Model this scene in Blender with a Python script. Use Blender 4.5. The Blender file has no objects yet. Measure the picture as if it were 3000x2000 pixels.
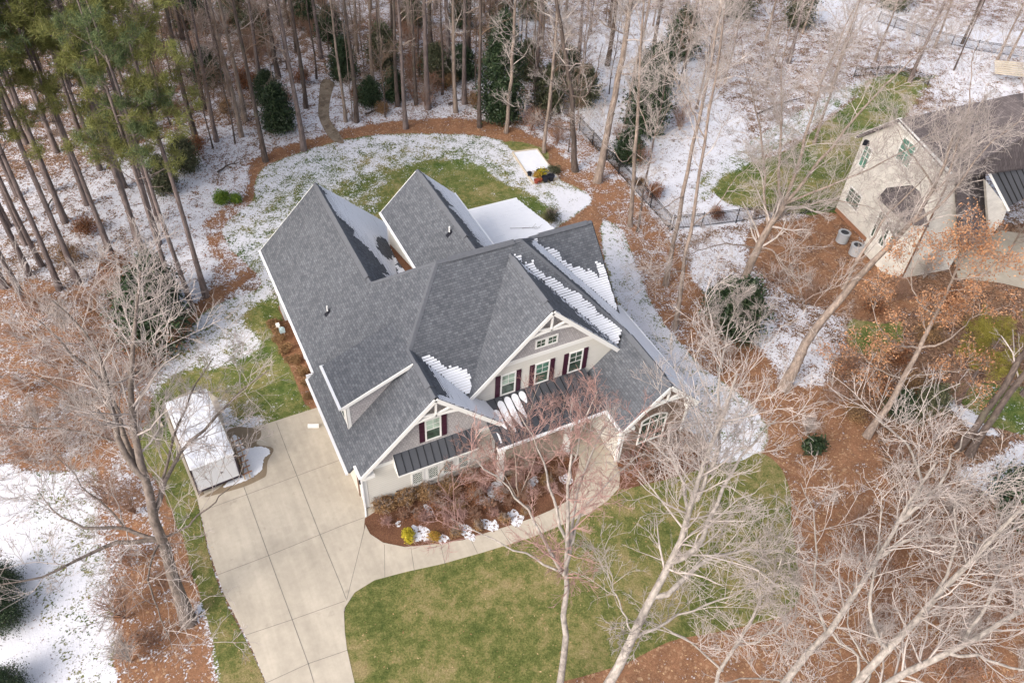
import bpy, math, random
import numpy as np
from mathutils import Vector, Matrix
S = bpy.context.scene
COL = S.collection
# ---------------------------------------------------------------- camera
CAM = np.array([-5.807, -26.062, 38.40])
FW = np.array([0.34399, 0.62837, -0.69772])
RT = np.array([0.89602, -0.44184, 0.04383])
UPV = np.array([0.28074, 0.64025, 0.71502])
FOC = 2412.32 * 2352 / 3000          # focal length in photo pixels (photo taken as 2352 x 1568)
cd = bpy.data.cameras.new('camera'); cam = bpy.data.objects.new('camera', cd); COL.objects.link(cam)
M3 = Matrix(((RT[0], UPV[0], -FW[0]), (RT[1], UPV[1], -FW[1]), (RT[2], UPV[2], -FW[2])))
cam.matrix_world = Matrix.Translation(Vector(CAM)) @ M3.to_4x4()
cd.sensor_fit = 'HORIZONTAL'; cd.sensor_width = 36; cd.lens = 36 * 2412.32 / 3000
cd.clip_start = 0.5; cd.clip_end = 2000
S.camera = cam
# ---------------------------------------------------------------- light
SUN_EL, SUN_AZ = math.radians(36), math.radians(250)     # azimuth clockwise from +Y (back of the house)
w = bpy.data.worlds.new('World'); S.world = w; w.use_nodes = True
nt = w.node_tree; bg = nt.nodes['Background']; sky = nt.nodes.new('ShaderNodeTexSky')
sky.sky_type = 'NISHITA'; sky.sun_disc = False; sky.sun_elevation = SUN_EL; sky.sun_rotation = SUN_AZ
sky.air_density = 1.0; sky.dust_density = 5.0; sky.ozone_density = 1.0
hs = nt.nodes.new('ShaderNodeHueSaturation'); hs.inputs['Saturation'].default_value = 0.55
nt.links.new(sky.outputs[0], hs.inputs['Color']); nt.links.new(hs.outputs[0], bg.inputs[0]); bg.inputs[1].default_value = 0.15
sd = bpy.data.lights.new('sun', 'SUN'); sd.energy = 0.62; sd.angle = math.radians(26); sd.color = (1.0, 0.93, 0.84)
so = bpy.data.objects.new('sun', sd); COL.objects.link(so)
sv = Vector((math.sin(SUN_AZ) * math.cos(SUN_EL), math.cos(SUN_AZ) * math.cos(SUN_EL), math.sin(SUN_EL)))
so.rotation_euler = sv.to_track_quat('Z', 'Y').to_euler(); so.location = sv * 120
S.view_settings.view_transform = 'Standard'; S.view_settings.look = 'None'
S.view_settings.gamma = 1.0; S.view_settings.exposure = 1.07
S.render.engine = 'CYCLES'
S.cycles.max_bounces = 5; S.cycles.transparent_max_bounces = 4
rng = np.random.default_rng(7); random.seed(7)

# ---------------------------------------------------------------- measuring helpers
def ray(px, py):
    d = FW * FOC + RT * (px - 1176) - UPV * (py - 784); return d / np.linalg.norm(d)
def at(px, py, z=0.0):
    d = ray(px, py); t = (z - CAM[2]) / d[2]; return CAM + d * t
def pj(P):
    d = np.asarray(P, float) - CAM; ww = d @ FW
    return 1176 + FOC * (d @ RT) / ww, 784 - FOC * (d @ UPV) / ww
def inpoly(X, Y, poly):
    ins = np.zeros(X.shape, bool); n = len(poly)
    for i in range(n):
        x0, y0 = poly[i][0], poly[i][1]; x1, y1 = poly[(i + 1) % n][0], poly[(i + 1) % n][1]
        if y0 == y1: continue
        c = ((y0 > Y) != (y1 > Y)) & (X < (x1 - x0) * (Y - y0) / (y1 - y0) + x0); ins ^= c
    return ins

# ---------------------------------------------------------------- materials
class NB:
    def __init__(s, name):
        s.m = bpy.data.materials.new(name); s.m.use_nodes = True; s.t = s.m.node_tree; s.N = s.t.nodes; s.L = s.t.links
        s.b = s.N['Principled BSDF']; s.b.inputs['Specular IOR Level'].default_value = 0.25
        s._tc = None
    def n(s, typ, **k):
        x = s.N.new('ShaderNode' + typ)
        for a, v in k.items(): setattr(x, a, v)
        return x
    def tc(s, which='Object'):
        if s._tc is None: s._tc = s.n('TexCoord')
        return s._tc.outputs[which]
    def map(s, vec, sc=(1, 1, 1), rot=(0, 0, 0)):
        m = s.n('Mapping'); s.L.new(vec, m.inputs[0]); m.inputs['Scale'].default_value = sc; m.inputs['Rotation'].default_value = rot
        return m.outputs[0]
    def noise(s, vec, scale, detail=4, rough=0.55, dist=0.0):
        x = s.n('TexNoise'); s.L.new(vec, x.inputs['Vector']); x.inputs['Scale'].default_value = scale
        x.inputs['Detail'].default_value = detail; x.inputs['Roughness'].default_value = rough; x.inputs['Distortion'].default_value = dist
        return x.outputs['Fac']
    def ramp(s, fac, stops, interp='LINEAR'):
        r = s.n('ValToRGB'); s.put(fac, r.inputs[0]); r.color_ramp.interpolation = interp
        e = r.color_ramp.elements
        while len(e) < len(stops): e.new(0.5)
        for i, (p, c) in enumerate(stops):
            e[i].position = p; e[i].color = (c[0], c[1], c[2], 1) if isinstance(c, (tuple, list)) else (c, c, c, 1)
        return r.outputs[0]
    def put(s, v, sock):
        if hasattr(v, 'is_linked'): s.L.new(v, sock)
        elif isinstance(v, (tuple, list)): sock.default_value = (v[0], v[1], v[2], 1) if len(sock.default_value) == 4 else v
        else: sock.default_value = v
    def mix(s, f, a, b, mode='MIX'):
        x = s.n('Mix', data_type='RGBA', blend_type=mode); s.put(f, x.inputs[0]); s.put(a, x.inputs[6]); s.put(b, x.inputs[7]); return x.outputs[2]
    def ma(s, op, a, b=0.0, c=None, clamp=False):
        x = s.n('Math', operation=op, use_clamp=clamp); s.put(a, x.inputs[0]); s.put(b, x.inputs[1])
        if c is not None: s.put(c, x.inputs[2])
        return x.outputs[0]
    def sstep(s, v, a, b):
        x = s.n('MapRange', interpolation_type='SMOOTHSTEP'); s.put(v, x.inputs[0]); x.inputs[1].default_value = a; x.inputs[2].default_value = b
        return x.outputs[0]
    def bump(s, h, strength=0.4, dist=0.02):
        x = s.n('Bump'); s.put(h, x.inputs['Height']); x.inputs['Strength'].default_value = strength; x.inputs['Distance'].default_value = dist
        s.L.new(x.outputs[0], s.b.inputs['Normal'])
    def fin(s, col, rough=0.85, spec=None, metal=0.0):
        s.put(col, s.b.inputs['Base Color']); s.put(rough, s.b.inputs['Roughness']); s.b.inputs['Metallic'].default_value = metal
        if spec is not None: s.b.inputs['Specular IOR Level'].default_value = spec
        return s.m
    def attr(s, name):
        x = s.n('Attribute', attribute_name=name); return x.outputs['Color']
    def sep(s, c):
        x = s.n('SeparateColor'); s.L.new(c, x.inputs[0]); return x.outputs

def world_xy(nb):
    g = nb.n('NewGeometry'); return g.outputs['Position']

MAT = {}
def simple(name, col, var=0.12, scale=3.0, rough=0.8, bumpsc=None, spec=None, metal=0):
    nb = NB(name); v = nb.tc(); f = nb.noise(v, scale, 5, 0.6)
    lo = tuple(c * (1 - var) for c in col); hi = tuple(min(1, c * (1 + var)) for c in col)
    c = nb.mix(f, lo, hi)
    if bumpsc: nb.bump(nb.noise(v, bumpsc, 4), 0.35, 0.02)
    MAT[name] = nb.fin(c, rough, spec, metal); return MAT[name]

simple('white_trim', (0.72, 0.71, 0.69), 0.06, 1.5, 0.55)
simple('gutter_white', (0.74, 0.74, 0.76), 0.05, 1.2, 0.45)
simple('fascia_grey', (0.60, 0.59, 0.58), 0.06, 1.5, 0.6)
simple('shutter_maroon', (0.045, 0.012, 0.026), 0.25, 5, 0.5)
simple('black_metal', (0.018, 0.018, 0.02), 0.2, 5, 0.45)
simple('dark_plastic', (0.012, 0.013, 0.02), 0.3, 6, 0.5)
simple('trailer_white', (0.62, 0.63, 0.66), 0.06, 1.2, 0.4)
simple('trailer_dark', (0.035, 0.025, 0.035), 0.35, 6, 0.5)
simple('soffit', (0.6, 0.58, 0.54), 0.04, 1.5, 0.8)
simple('lumber', (0.36, 0.27, 0.18), 0.25, 5, 0.8)
simple('pale_wood', (0.50, 0.43, 0.34), 0.2, 4, 0.8)
simple('red_clay', (0.26, 0.06, 0.035), 0.3, 8, 0.6)
simple('red_brick_base', (0.30, 0.15, 0.09), 0.3, 9, 0.9)
simple('ac_grey', (0.33, 0.34, 0.36), 0.12, 5, 0.5)
simple('ac_dark', (0.03, 0.033, 0.04), 0.3, 9, 0.6)
simple('meter_blue', (0.33, 0.42, 0.45), 0.15, 6, 0.5)
simple('pvc', (0.75, 0.75, 0.74), 0.05, 4, 0.4)
simple('wall_brown', (0.16, 0.09, 0.06), 0.3, 3, 0.7)
simple('garage_door', (0.60, 0.56, 0.50), 0.05, 2, 0.5)
simple('stone_edging', (0.14, 0.13, 0.12), 0.3, 5, 0.9)

def m_siding(name, col, lap=0.17):
    nb = NB(name); p = world_xy(nb); sp = nb.n('SeparateXYZ'); nb.L.new(p, sp.inputs[0])
    fr = nb.ma('FRACT', nb.ma('DIVIDE', sp.outputs[2], lap))
    line = nb.sstep(fr, 0.0, 0.14)
    n = nb.noise(nb.map(p, (1, 1, 5)), 1.4, 4)
    c = nb.mix(n, tuple(x * .93 for x in col), tuple(min(1, x * 1.05) for x in col))
    c = nb.mix(line, tuple(x * .62 for x in col), c)
    nb.bump(fr, 0.5, 0.02); MAT[name] = nb.fin(c, 0.7)
m_siding('siding_cream', (0.63, 0.61, 0.565))
m_siding('siding_white', (0.66, 0.65, 0.61))
def m_shake(name, col):
    nb = NB(name); p = world_xy(nb); sp = nb.n('SeparateXYZ'); nb.L.new(p, sp.inputs[0])
    cm = nb.n('CombineXYZ'); nb.L.new(nb.ma('ADD', sp.outputs[0], sp.outputs[1]), cm.inputs[0]); nb.L.new(sp.outputs[2], cm.inputs[1])
    br = nb.n('TexBrick'); nb.L.new(cm.outputs[0], br.inputs['Vector']); br.inputs['Scale'].default_value = 1
    br.inputs['Brick Width'].default_value = 0.16; br.inputs['Row Height'].default_value = 0.17; br.inputs['Mortar Size'].default_value = 0.012
    br.inputs['Mortar Smooth'].default_value = 0.3
    br.inputs['Color1'].default_value = (*[x * .88 for x in col], 1); br.inputs['Color2'].default_value = (*[x * 1.1 for x in col], 1)
    br.inputs['Mortar'].default_value = (*[x * .6 for x in col], 1)
    nb.bump(br.outputs['Fac'], -0.4, 0.02); MAT[name] = nb.fin(br.outputs['Color'], 0.75)
m_shake('shake_grey', (0.38, 0.36, 0.365))

def m_shingle(name, c0, c1, c2):
    nb = NB(name); uv = nb.tc('UV')
    def brick(w_, off, ca, cb, mort, ms):
        br = nb.n('TexBrick'); br.offset = off; nb.L.new(uv, br.inputs['Vector']); br.inputs['Scale'].default_value = 1
        br.inputs['Brick Width'].default_value = w_; br.inputs['Row Height'].default_value = 0.145
        br.inputs['Mortar Size'].default_value = ms; br.inputs['Mortar Smooth'].default_value = 0.4
        br.inputs['Color1'].default_value = (*ca, 1); br.inputs['Color2'].default_value = (*cb, 1); br.inputs['Mortar'].default_value = (*mort, 1)
        return br
    b1 = brick(0.25, 0.37, c0, c2, tuple(x * .42 for x in c0), 0.009)
    b2 = brick(0.171, 0.61, (.84, .84, .85), (1.10, 1.10, 1.09), (.86, .86, .86), 0.004)
    c = nb.mix(1.0, b1.outputs['Color'], b2.outputs['Color'], 'MULTIPLY')
    n = nb.noise(uv, 22, 3, 0.7); c = nb.mix(nb.ma('MULTIPLY', n, 0.25), c, c1)
    nn = nb.noise(uv, 0.35, 3, 0.5); c = nb.mix(1.0, c, nb.ramp(nn, [(0.3, .95), (0.7, 1.05)]), 'MULTIPLY')
    st = nb.noise(nb.map(uv, (1.6, 0.12, 1)), 1.0, 4, 0.6); c = nb.mix(1.0, c, nb.ramp(st, [(0.3, .93), (0.7, 1.06)]), 'MULTIPLY')
    nb.bump(nb.ma('ADD', b1.outputs['Fac'], b2.outputs['Fac']), -0.5, 0.012); MAT[name] = nb.fin(c, 0.9, 0.2)
m_shingle('shingle', (0.078, 0.084, 0.098), (0.12, 0.126, 0.14), (0.128, 0.135, 0.152))
m_shingle('shingle_brown', (0.085, 0.072, 0.075), (0.12, 0.10, 0.10), (0.13, 0.112, 0.115))
simple('ridge_cap', (0.105, 0.110, 0.125), 0.2, 5, 0.9)
simple('metal_roof', (0.062, 0.065, 0.075), 0.12, 1.5, 0.42, metal=0.0, spec=0.4)

def m_brick(name, c0, c1, mort, bw, rh):
    nb = NB(name); p = world_xy(nb); sp = nb.n('SeparateXYZ'); nb.L.new(p, sp.inputs[0])
    cm = nb.n('CombineXYZ'); nb.L.new(nb.ma('ADD', sp.outputs[0], sp.outputs[1]), cm.inputs[0]); nb.L.new(sp.outputs[2], cm.inputs[1])
    br = nb.n('TexBrick'); nb.L.new(cm.outputs[0], br.inputs['Vector']); br.inputs['Scale'].default_value = 1
    br.inputs['Brick Width'].default_value = bw; br.inputs['Row Height'].default_value = rh; br.inputs['Mortar Size'].default_value = 0.012
    br.inputs['Color1'].default_value = (*c0, 1); br.inputs['Color2'].default_value = (*c1, 1); br.inputs['Mortar'].default_value = (*mort, 1)
    n = nb.noise(p, 1.1, 5, 0.6); c = nb.mix(1.0, br.outputs['Color'], nb.ramp(n, [(0.3, .8), (0.7, 1.15)]), 'MULTIPLY')
    nb.bump(br.outputs['Fac'], -0.4, 0.01); MAT[name] = nb.fin(c, 0.85)
m_brick('painted_brick', (0.63, 0.60, 0.55), (0.68, 0.65, 0.60), (0.56, 0.53, 0.49), 0.22, 0.075)
m_brick('stone_veneer', (0.13, 0.085, 0.065), (0.25, 0.17, 0.13), (0.22, 0.18, 0.15), 0.34, 0.16)

def m_concrete(name, col):
    nb = NB(name); p = world_xy(nb)
    n1 = nb.noise(p, 0.35, 5, 0.6, 0.4); n2 = nb.noise(p, 3.2, 5, 0.65); n3 = nb.noise(p, 40, 2)
    c = nb.mix(nb.ramp(n1, [(0.3, 0), (0.7, 1)]), tuple(x * .80 for x in col), tuple(min(1, x * 1.08) for x in col))
    c = nb.mix(1.0, c, nb.ramp(n2, [(0.25, .90), (0.75, 1.05)]), 'MULTIPLY')
    c = nb.mix(1.0, c, nb.ramp(n3, [(0.2, .95), (0.8, 1.04)]), 'MULTIPLY')
    spots = nb.ramp(nb.noise(p, 1.3, 3, 0.5), [(0.0, 1), (0.66, 1), (0.74, .84)]); c = nb.mix(1.0, c, spots, 'MULTIPLY')
    streak = nb.noise(nb.map(p, (2.2, .10, 1), (0, 0, .12)), 1.0, 4, 0.6); c = nb.mix(1.0, c, nb.ramp(streak, [(0.3, .90), (0.7, 1.05)]), 'MULTIPLY')
    nb.bump(n3, 0.15, 0.01); MAT[name] = nb.fin(c, 0.85)
m_concrete('concrete', (0.47, 0.415, 0.34))
m_concrete('wet_concrete', (0.235, 0.18, 0.125))

def m_snow(name='snow'):
    nb = NB(name); p = world_xy(nb); n = nb.noise(p, 2.0, 5, 0.6); n2 = nb.noise(p, 14, 4, 0.6)
    c = nb.mix(n, (0.64, 0.65, 0.70), (0.74, 0.75, 0.79)); nb.bump(nb.ma('ADD', n, n2), 0.35, 0.05)
    MAT[name] = nb.fin(c, 0.75, 0.2)
m_snow()
nb = NB('snow_roof'); p = world_xy(nb); n = nb.noise(p, 1.6, 6, 0.65, 0.6); c = nb.mix(nb.ramp(n, [(0.40, 0), (0.60, 1)]), (0.50, 0.51, 0.56), (0.72, 0.73, 0.77)); nb.bump(n, 0.6, 0.05); MAT['snow_roof'] = nb.fin(c, 0.8, 0.15)
nb = NB('snow_thin'); p = world_xy(nb); n = nb.noise(p, 5.5, 5, 0.7); c = nb.mix(nb.noise(p, 2.0, 4), (0.60, 0.61, 0.66), (0.72, 0.73, 0.77))
c = nb.mix(nb.ramp(n, [(0.0, 1), (0.43, 1), (0.48, 0)]), c, (0.15, 0.085, 0.055)); nb.bump(n, 0.6, 0.03); MAT['snow_thin'] = nb.fin(c, 0.8, 0.15)

def m_bark(name, c0, c1, sc=(7, 7, 1.6), rough=0.9, moss=None):
    nb = NB(name); v = nb.tc('Object'); n = nb.noise(nb.map(v, sc), 1.0, 6, 0.65); n2 = nb.noise(v, 0.45, 3)
    c = nb.mix(nb.ramp(n, [(0.32, 0), (0.68, 1)]), c0, c1)
    c = nb.mix(1.0, c, nb.ramp(n2, [(0.3, .8), (0.7, 1.15)]), 'MULTIPLY')
    if moss: c = nb.mix(nb.ramp(nb.noise(v, 0.9, 4), [(0.55, 0), (0.7, .8)]), c, moss)
    nb.bump(n, 0.8, 0.04); MAT[name] = nb.fin(c, rough)
m_bark('bark_pine', (0.075, 0.058, 0.055), (0.235, 0.185, 0.175))
m_bark('bark_dark', (0.045, 0.034, 0.03), (0.15, 0.115, 0.10), moss=(0.12, 0.12, 0.08))
m_bark('bark_tan', (0.13, 0.10, 0.085), (0.34, 0.27, 0.225))
m_bark('bark_pale', (0.17, 0.15, 0.135), (0.42, 0.375, 0.34), sc=(6, 6, 3))
m_bark('bark_mid', (0.08, 0.065, 0.055), (0.24, 0.195, 0.17), sc=(7, 7, 2.5))
m_bark('twig_pale', (0.27, 0.235, 0.215), (0.52, 0.455, 0.425), sc=(2, 2, 2))
m_bark('twig_tan', (0.21, 0.165, 0.14), (0.40, 0.32, 0.275), sc=(2, 2, 2))
m_bark('twig_pink', (0.26, 0.145, 0.125), (0.44, 0.29, 0.26), sc=(2, 2, 2))
m_bark('twig_rust', (0.20, 0.115, 0.08), (0.37, 0.24, 0.18), sc=(2, 2, 2))
m_bark('twig_brown', (0.13, 0.085, 0.06), (0.26, 0.18, 0.13), sc=(2, 2, 2))

def m_leaf(name, cols, trans=0.25, rough=0.6):
    nb = NB(name); g = nb.n('NewGeometry'); r = g.outputs['Random Per Island']
    st = [(i / max(1, len(cols) - 1), c) for i, c in enumerate(cols)]
    c = nb.ramp(r, st); p = g.outputs['Position']
    c = nb.mix(1.0, c, nb.ramp(nb.noise(p, 0.9, 3), [(0.3, .72), (0.7, 1.25)]), 'MULTIPLY')
    nb.put(c, nb.b.inputs['Base Color']); nb.b.inputs['Roughness'].default_value = rough
    tr = nb.n('BsdfTranslucent'); nb.L.new(c, tr.inputs[0]); mx = nb.n('MixShader'); mx.inputs[0].default_value = trans
    out = nb.N['Material Output']; nb.L.new(nb.b.outputs[0], mx.inputs[1]); nb.L.new(tr.outputs[0], mx.inputs[2]); nb.L.new(mx.outputs[0], out.inputs[0])
    MAT[name] = nb.m
m_leaf('needle_green', [(0.13, 0.15, 0.05), (0.20, 0.21, 0.065), (0.28, 0.27, 0.095)], 0.42)
m_leaf('needle_dark', [(0.08, 0.12, 0.06), (0.13, 0.17, 0.075), (0.19, 0.22, 0.09)], 0.42)
m_leaf('needle_yellow', [(0.16, 0.15, 0.03), (0.27, 0.24, 0.05), (0.34, 0.30, 0.07)], 0.3)
m_leaf('leaf_dark', [(0.018, 0.034, 0.018), (0.036, 0.062, 0.03), (0.07, 0.095, 0.045)], 0.15, 0.42)
m_leaf('leaf_olive', [(0.045, 0.055, 0.03), (0.09, 0.10, 0.055), (0.15, 0.14, 0.085)], 0.15, 0.6)
m_leaf('leaf_bright', [(0.06, 0.13, 0.02), (0.12, 0.20, 0.03), (0.22, 0.28, 0.04)], 0.2, 0.5)
m_leaf('leaf_gold', [(0.20, 0.20, 0.02), (0.42, 0.36, 0.03), (0.60, 0.46, 0.05)], 0.2, 0.6)
m_leaf('leaf_orange', [(0.30, 0.16, 0.04), (0.45, 0.26, 0.05), (0.30, 0.26, 0.05)], 0.2, 0.6)
m_leaf('leaf_brown', [(0.28, 0.125, 0.06), (0.44, 0.23, 0.125), (0.55, 0.32, 0.18)], 0.25, 0.8)
m_leaf('leaf_rust', [(0.14, 0.055, 0.03), (0.26, 0.11, 0.055), (0.34, 0.17, 0.09)], 0.2, 0.8)
m_leaf('leaf_tan', [(0.16, 0.09, 0.045), (0.28, 0.17, 0.085), (0.36, 0.23, 0.12)], 0.2, 0.8)
m_leaf('leaf_litter', [(0.20, 0.10, 0.05), (0.38, 0.24, 0.12), (0.52, 0.38, 0.22)], 0.1, 0.8)

def m_glass(name, col, rough=0.12):
    nb = NB(name); p = world_xy(nb); n = nb.noise(p, 1.1, 3, 0.5, 1.0)
    c = nb.mix(nb.ramp(n, [(0.35, 0), (0.65, 1)]), tuple(x * .55 for x in col), tuple(x * 1.4 for x in col))
    MAT[name] = nb.fin(c, rough, 0.6)
m_glass('glass_dark', (0.05, 0.08, 0.06)); m_glass('glass_teal', (0.09, 0.20, 0.15)); m_glass('glass_pale', (0.30, 0.38, 0.32), 0.25)
# ---------------------------------------------------------------- objects and meshes
def tag(o, label=None, cat=None, group=None, kind=None):
    if label: o['label'] = label
    if cat: o['category'] = cat
    if group: o['group'] = group
    if kind: o['kind'] = kind
    return o
def link(name, me, mat=None, parent=None):
    o = bpy.data.objects.new(name, me); COL.objects.link(o)
    if parent: o.parent = parent
    if mat: me.materials.clear(); me.materials.append(MAT[mat])
    return o
def empty(name, loc, label, cat, group=None, rz=0):
    o = bpy.data.objects.new(name, None); COL.objects.link(o); o.location = loc; o.rotation_euler = (0, 0, rz)
    o.empty_display_size = 0.3
    return tag(o, label, cat, group)
def fast_mesh(name, V, F, smooth=False):
    """V (n,3), F (m,k) all faces the same size, or a list of arrays of faces"""
    me = bpy.data.meshes.new(name); V = np.asarray(V, np.float32); Fs = F if isinstance(F, list) else [F]
    me.vertices.add(len(V)); me.vertices.foreach_set('co', V.ravel())
    tot = sum(f.size for f in Fs); me.loops.add(tot)
    me.loops.foreach_set('vertex_index', np.concatenate([f.ravel() for f in Fs]).astype(np.int32))
    cnt = np.concatenate([np.full(len(f), f.shape[1], np.int32) for f in Fs]); me.polygons.add(len(cnt))
    st = np.concatenate([[0], np.cumsum(cnt)[:-1]]).astype(np.int32); me.polygons.foreach_set('loop_start', st)
    me.polygons.foreach_set('loop_total', cnt)
    if smooth: me.polygons.foreach_set('use_smooth', np.ones(len(cnt), bool))
    me.update(calc_edges=True); me.validate(); return me

class MB:
    """collects shapes (world or thing-local coordinates) and links them as one mesh"""
    def __init__(s): s.v = []; s.f = []; s.uv = {}
    def quadbox(s, c):        # 8 corners: bottom 4 ccw, top 4 ccw
        b = len(s.v); s.v += [tuple(map(float, p)) for p in c]
        for q in ((0, 3, 2, 1), (4, 5, 6, 7), (0, 1, 5, 4), (1, 2, 6, 5), (2, 3, 7, 6), (3, 0, 4, 7)): s.f.append(tuple(b + i for i in q))
        return s
    def box(s, x0, x1, y0, y1, z0, z1):
        return s.quadbox([(x0, y0, z0), (x1, y0, z0), (x1, y1, z0), (x0, y1, z0), (x0, y0, z1), (x1, y0, z1), (x1, y1, z1), (x0, y1, z1)])
    def bar(s, a, b, w_, h_, up=(0, 0, 1)):   # beam from a to b, width w_ (sideways) and height h_ (up)
        a = Vector(a); b = Vector(b); d = (b - a).normalized(); u = Vector(up); r = d.cross(u)
        if r.length < 1e-4: r = d.cross(Vector((1, 0, 0)))
        r.normalize(); u = r.cross(d).normalized(); r = r * (w_ / 2); u = u * (h_ / 2)
        return s.quadbox([a - r - u, a + r - u, b + r - u, b - r - u, a - r + u, a + r + u, b + r + u, b - r + u])
    def prism(s, pts, off):   # polygon pts extruded by vector off
        b = len(s.v); n = len(pts); off = Vector(off)
        s.v += [tuple(Vector(p)) for p in pts] + [tuple(Vector(p) + off) for p in pts]
        s.f.append(tuple(range(b, b + n))); s.f.append(tuple(range(b + 2 * n - 1, b + n - 1, -1)))
        for i in range(n): j = (i + 1) % n; s.f.append((b + j, b + i, b + n + i, b + n + j))
        return s
    def cyl(s, c, r, h, n=12, r2=None, cap=True, axis='z'):
        r2 = r if r2 is None else r2; b = len(s.v); c = Vector(c)
        for k, (rr, hh) in enumerate(((r, 0), (r2, h))):
            for i in range(n):
                a = 2 * math.pi * i / n; p = (rr * math.cos(a), rr * math.sin(a), hh)
                if axis == 'x': p = (p[2], p[0], p[1])
                if axis == 'y': p = (p[0], p[2], p[1])
                s.v.append(tuple(c + Vector(p)))
        for i in range(n): j = (i + 1) % n; s.f.append((b + i, b + j, b + n + j, b + n + i))
        if cap: s.f.append(tuple(range(b + n - 1, b - 1, -1))); s.f.append(tuple(range(b + n, b + 2 * n)))
        return s
    def lathe(s, c, prof, n=14):
        b = len(s.v)
        for (r, z) in prof:
            for i in range(n): a = 2 * math.pi * i / n; s.v.append((c[0] + r * math.cos(a), c[1] + r * math.sin(a), c[2] + z))
        for k in range(len(prof) - 1):
            for i in range(n): j = (i + 1) % n; s.f.append((b + k * n + i, b + k * n + j, b + (k + 1) * n + j, b + (k + 1) * n + i))
        return s
    def face(s, pts): b = len(s.v); s.v += [tuple(map(float, p)) for p in pts]; s.f.append(tuple(range(b, b + len(pts)))); return s
    def build(s, name, mat, parent=None, bevel=0, smooth=False):
        me = bpy.data.meshes.new(name); v = s.v
        if parent is not None and parent.type == 'EMPTY' and parent.parent is None:
            L = parent.location; r = -parent.rotation_euler.z; c, sn = math.cos(r), math.sin(r)
            v = [((x - L.x) * c - (y - L.y) * sn, (x - L.x) * sn + (y - L.y) * c, z - L.z) for x, y, z in v]
        elif parent is not None and parent.parent is not None:
            L = parent.parent.location; r = -parent.parent.rotation_euler.z; c, sn = math.cos(r), math.sin(r)
            v = [((x - L.x) * c - (y - L.y) * sn, (x - L.x) * sn + (y - L.y) * c, z - L.z) for x, y, z in v]
        me.from_pydata(v, [], s.f); me.update()
        if smooth: me.polygons.foreach_set('use_smooth', [True] * len(me.polygons))
        o = link(name, me, mat, parent)
        if bevel: m = o.modifiers.new('bevel', 'BEVEL'); m.width = bevel; m.segments = 2; m.limit_method = 'ANGLE'
        return o

def tri_sheet(name, pts, z, mat, thick=0.0):
    import bmesh
    bm = bmesh.new(); vs = [bm.verts.new((p[0], p[1], z)) for p in pts]; f = bm.faces.new(vs)
    bm.normal_update()
    if f.normal.z < 0: bmesh.ops.reverse_faces(bm, faces=[f])
    if thick:
        r = bmesh.ops.extrude_face_region(bm, geom=[f]); 
        for e in r['geom']:
            if isinstance(e, bmesh.types.BMVert): e.co.z = z
        for v in vs: v.co.z = z - thick
        bm.normal_update()
    bmesh.ops.triangulate(bm, faces=bm.faces[:])
    bmesh.ops.recalc_face_normals(bm, faces=bm.faces[:]) if thick else None
    me = bpy.data.meshes.new(name); bm.to_mesh(me); bm.free()
    return link(name, me, mat)
def smooth_poly(pts, n=6):          # Catmull-Rom through ground points
    out = []; N = len(pts)
    P = [np.array(p[:2], float) for p in pts]
    for i in range(N):
        p0, p1, p2, p3 = P[i - 1], P[i], P[(i + 1) % N], P[(i + 2) % N]
        for k in range(n):
            t = k / n; out.append(0.5 * ((2 * p1) + (-p0 + p2) * t + (2 * p0 - 5 * p1 + 4 * p2 - p3) * t * t + (-p0 + 3 * p1 - 3 * p2 + p3) * t ** 3))
    return out
def G(*pts): return [at(x, y)[:2] for x, y in pts]

# ---------------------------------------------------------------- ground sheet, with what covers it (snow, grass, pine straw) stored per vertex
def ticks(a, b, d, lo, hi):
    t = list(np.arange(a, b, d)); s_ = d; x = t[-1]
    while x < hi: s_ *= 1.12; x += s_; t.append(x)
    s_ = d; x = a; pre = []
    while x > lo: s_ *= 1.12; x -= s_; pre.append(x)
    return np.array(pre[::-1] + t)
gx = ticks(-24, 52, 0.2, -500, 500); gy = ticks(-24, 56, 0.2, -300, 600)
XX, YY = np.meshgrid(gx, gy)
A = np.zeros(XX.shape + (4,)); A[..., 3] = 1
A[..., 0] = 0.50; A[..., 1] = 0.0; A[..., 2] = 0.30
def zone(pts, snow=None, grass=None, straw=None, px=True, sm=True):
    P = G(*pts) if px else pts
    if sm: P = smooth_poly(P, 4)
    P = np.array(P); x0, y0 = P.min(0); x1, y1 = P.max(0)
    m = (XX >= x0) & (XX <= x1) & (YY >= y0) & (YY <= y1)
    k = np.zeros(XX.shape, bool); k[m] = inpoly(XX[m], YY[m], P)
    for i, v in enumerate((snow, grass, straw)):
        if v is not None: A[..., i][k] = v
zone([(-300, -60), (600, -60), (600, 180), (560, 290), (330, 330), (160, 400), (-300, 560)], .40, 0, .25)
zone([(330, 640), (180, 560), (90, 520), (0, 500), (0, 420), (160, 400), (300, 340), (420, 300), (560, 290), (610, 320), (600, 400), (560, 520), (520, 560), (490, 640), (470, 690), (430, 700)], .60, 0, .3)
zone([(310, 560), (250, 440), (380, 380), (480, 400), (520, 470), (500, 560), (480, 660), (430, 700), (360, 640)], .72, 0, .25)
zone([(600, 200), (700, 150), (780, 180), (800, 280), (760, 320), (640, 340), (600, 320)], .60, 0, .3)
zone([(770, 210), (900, 180), (1120, 180), (1160, 290), (1000, 280), (830, 300), (770, 300)], .60, 0, .3)
zone([(730, 60), (1130, 60), (1130, 175), (730, 175)], .42, 0, .3)
zone([(1180, -60), (1260, -60), (1240, 120), (1200, 170), (1140, 150)], .72, 0, .2)
zone([(1340, 60), (1560, 40), (1640, 200), (1720, 300), (1700, 420), (1720, 505), (1640, 520), (1560, 525), (1480, 440), (1400, 350), (1340, 280)], .74, .1, .1)
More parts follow.
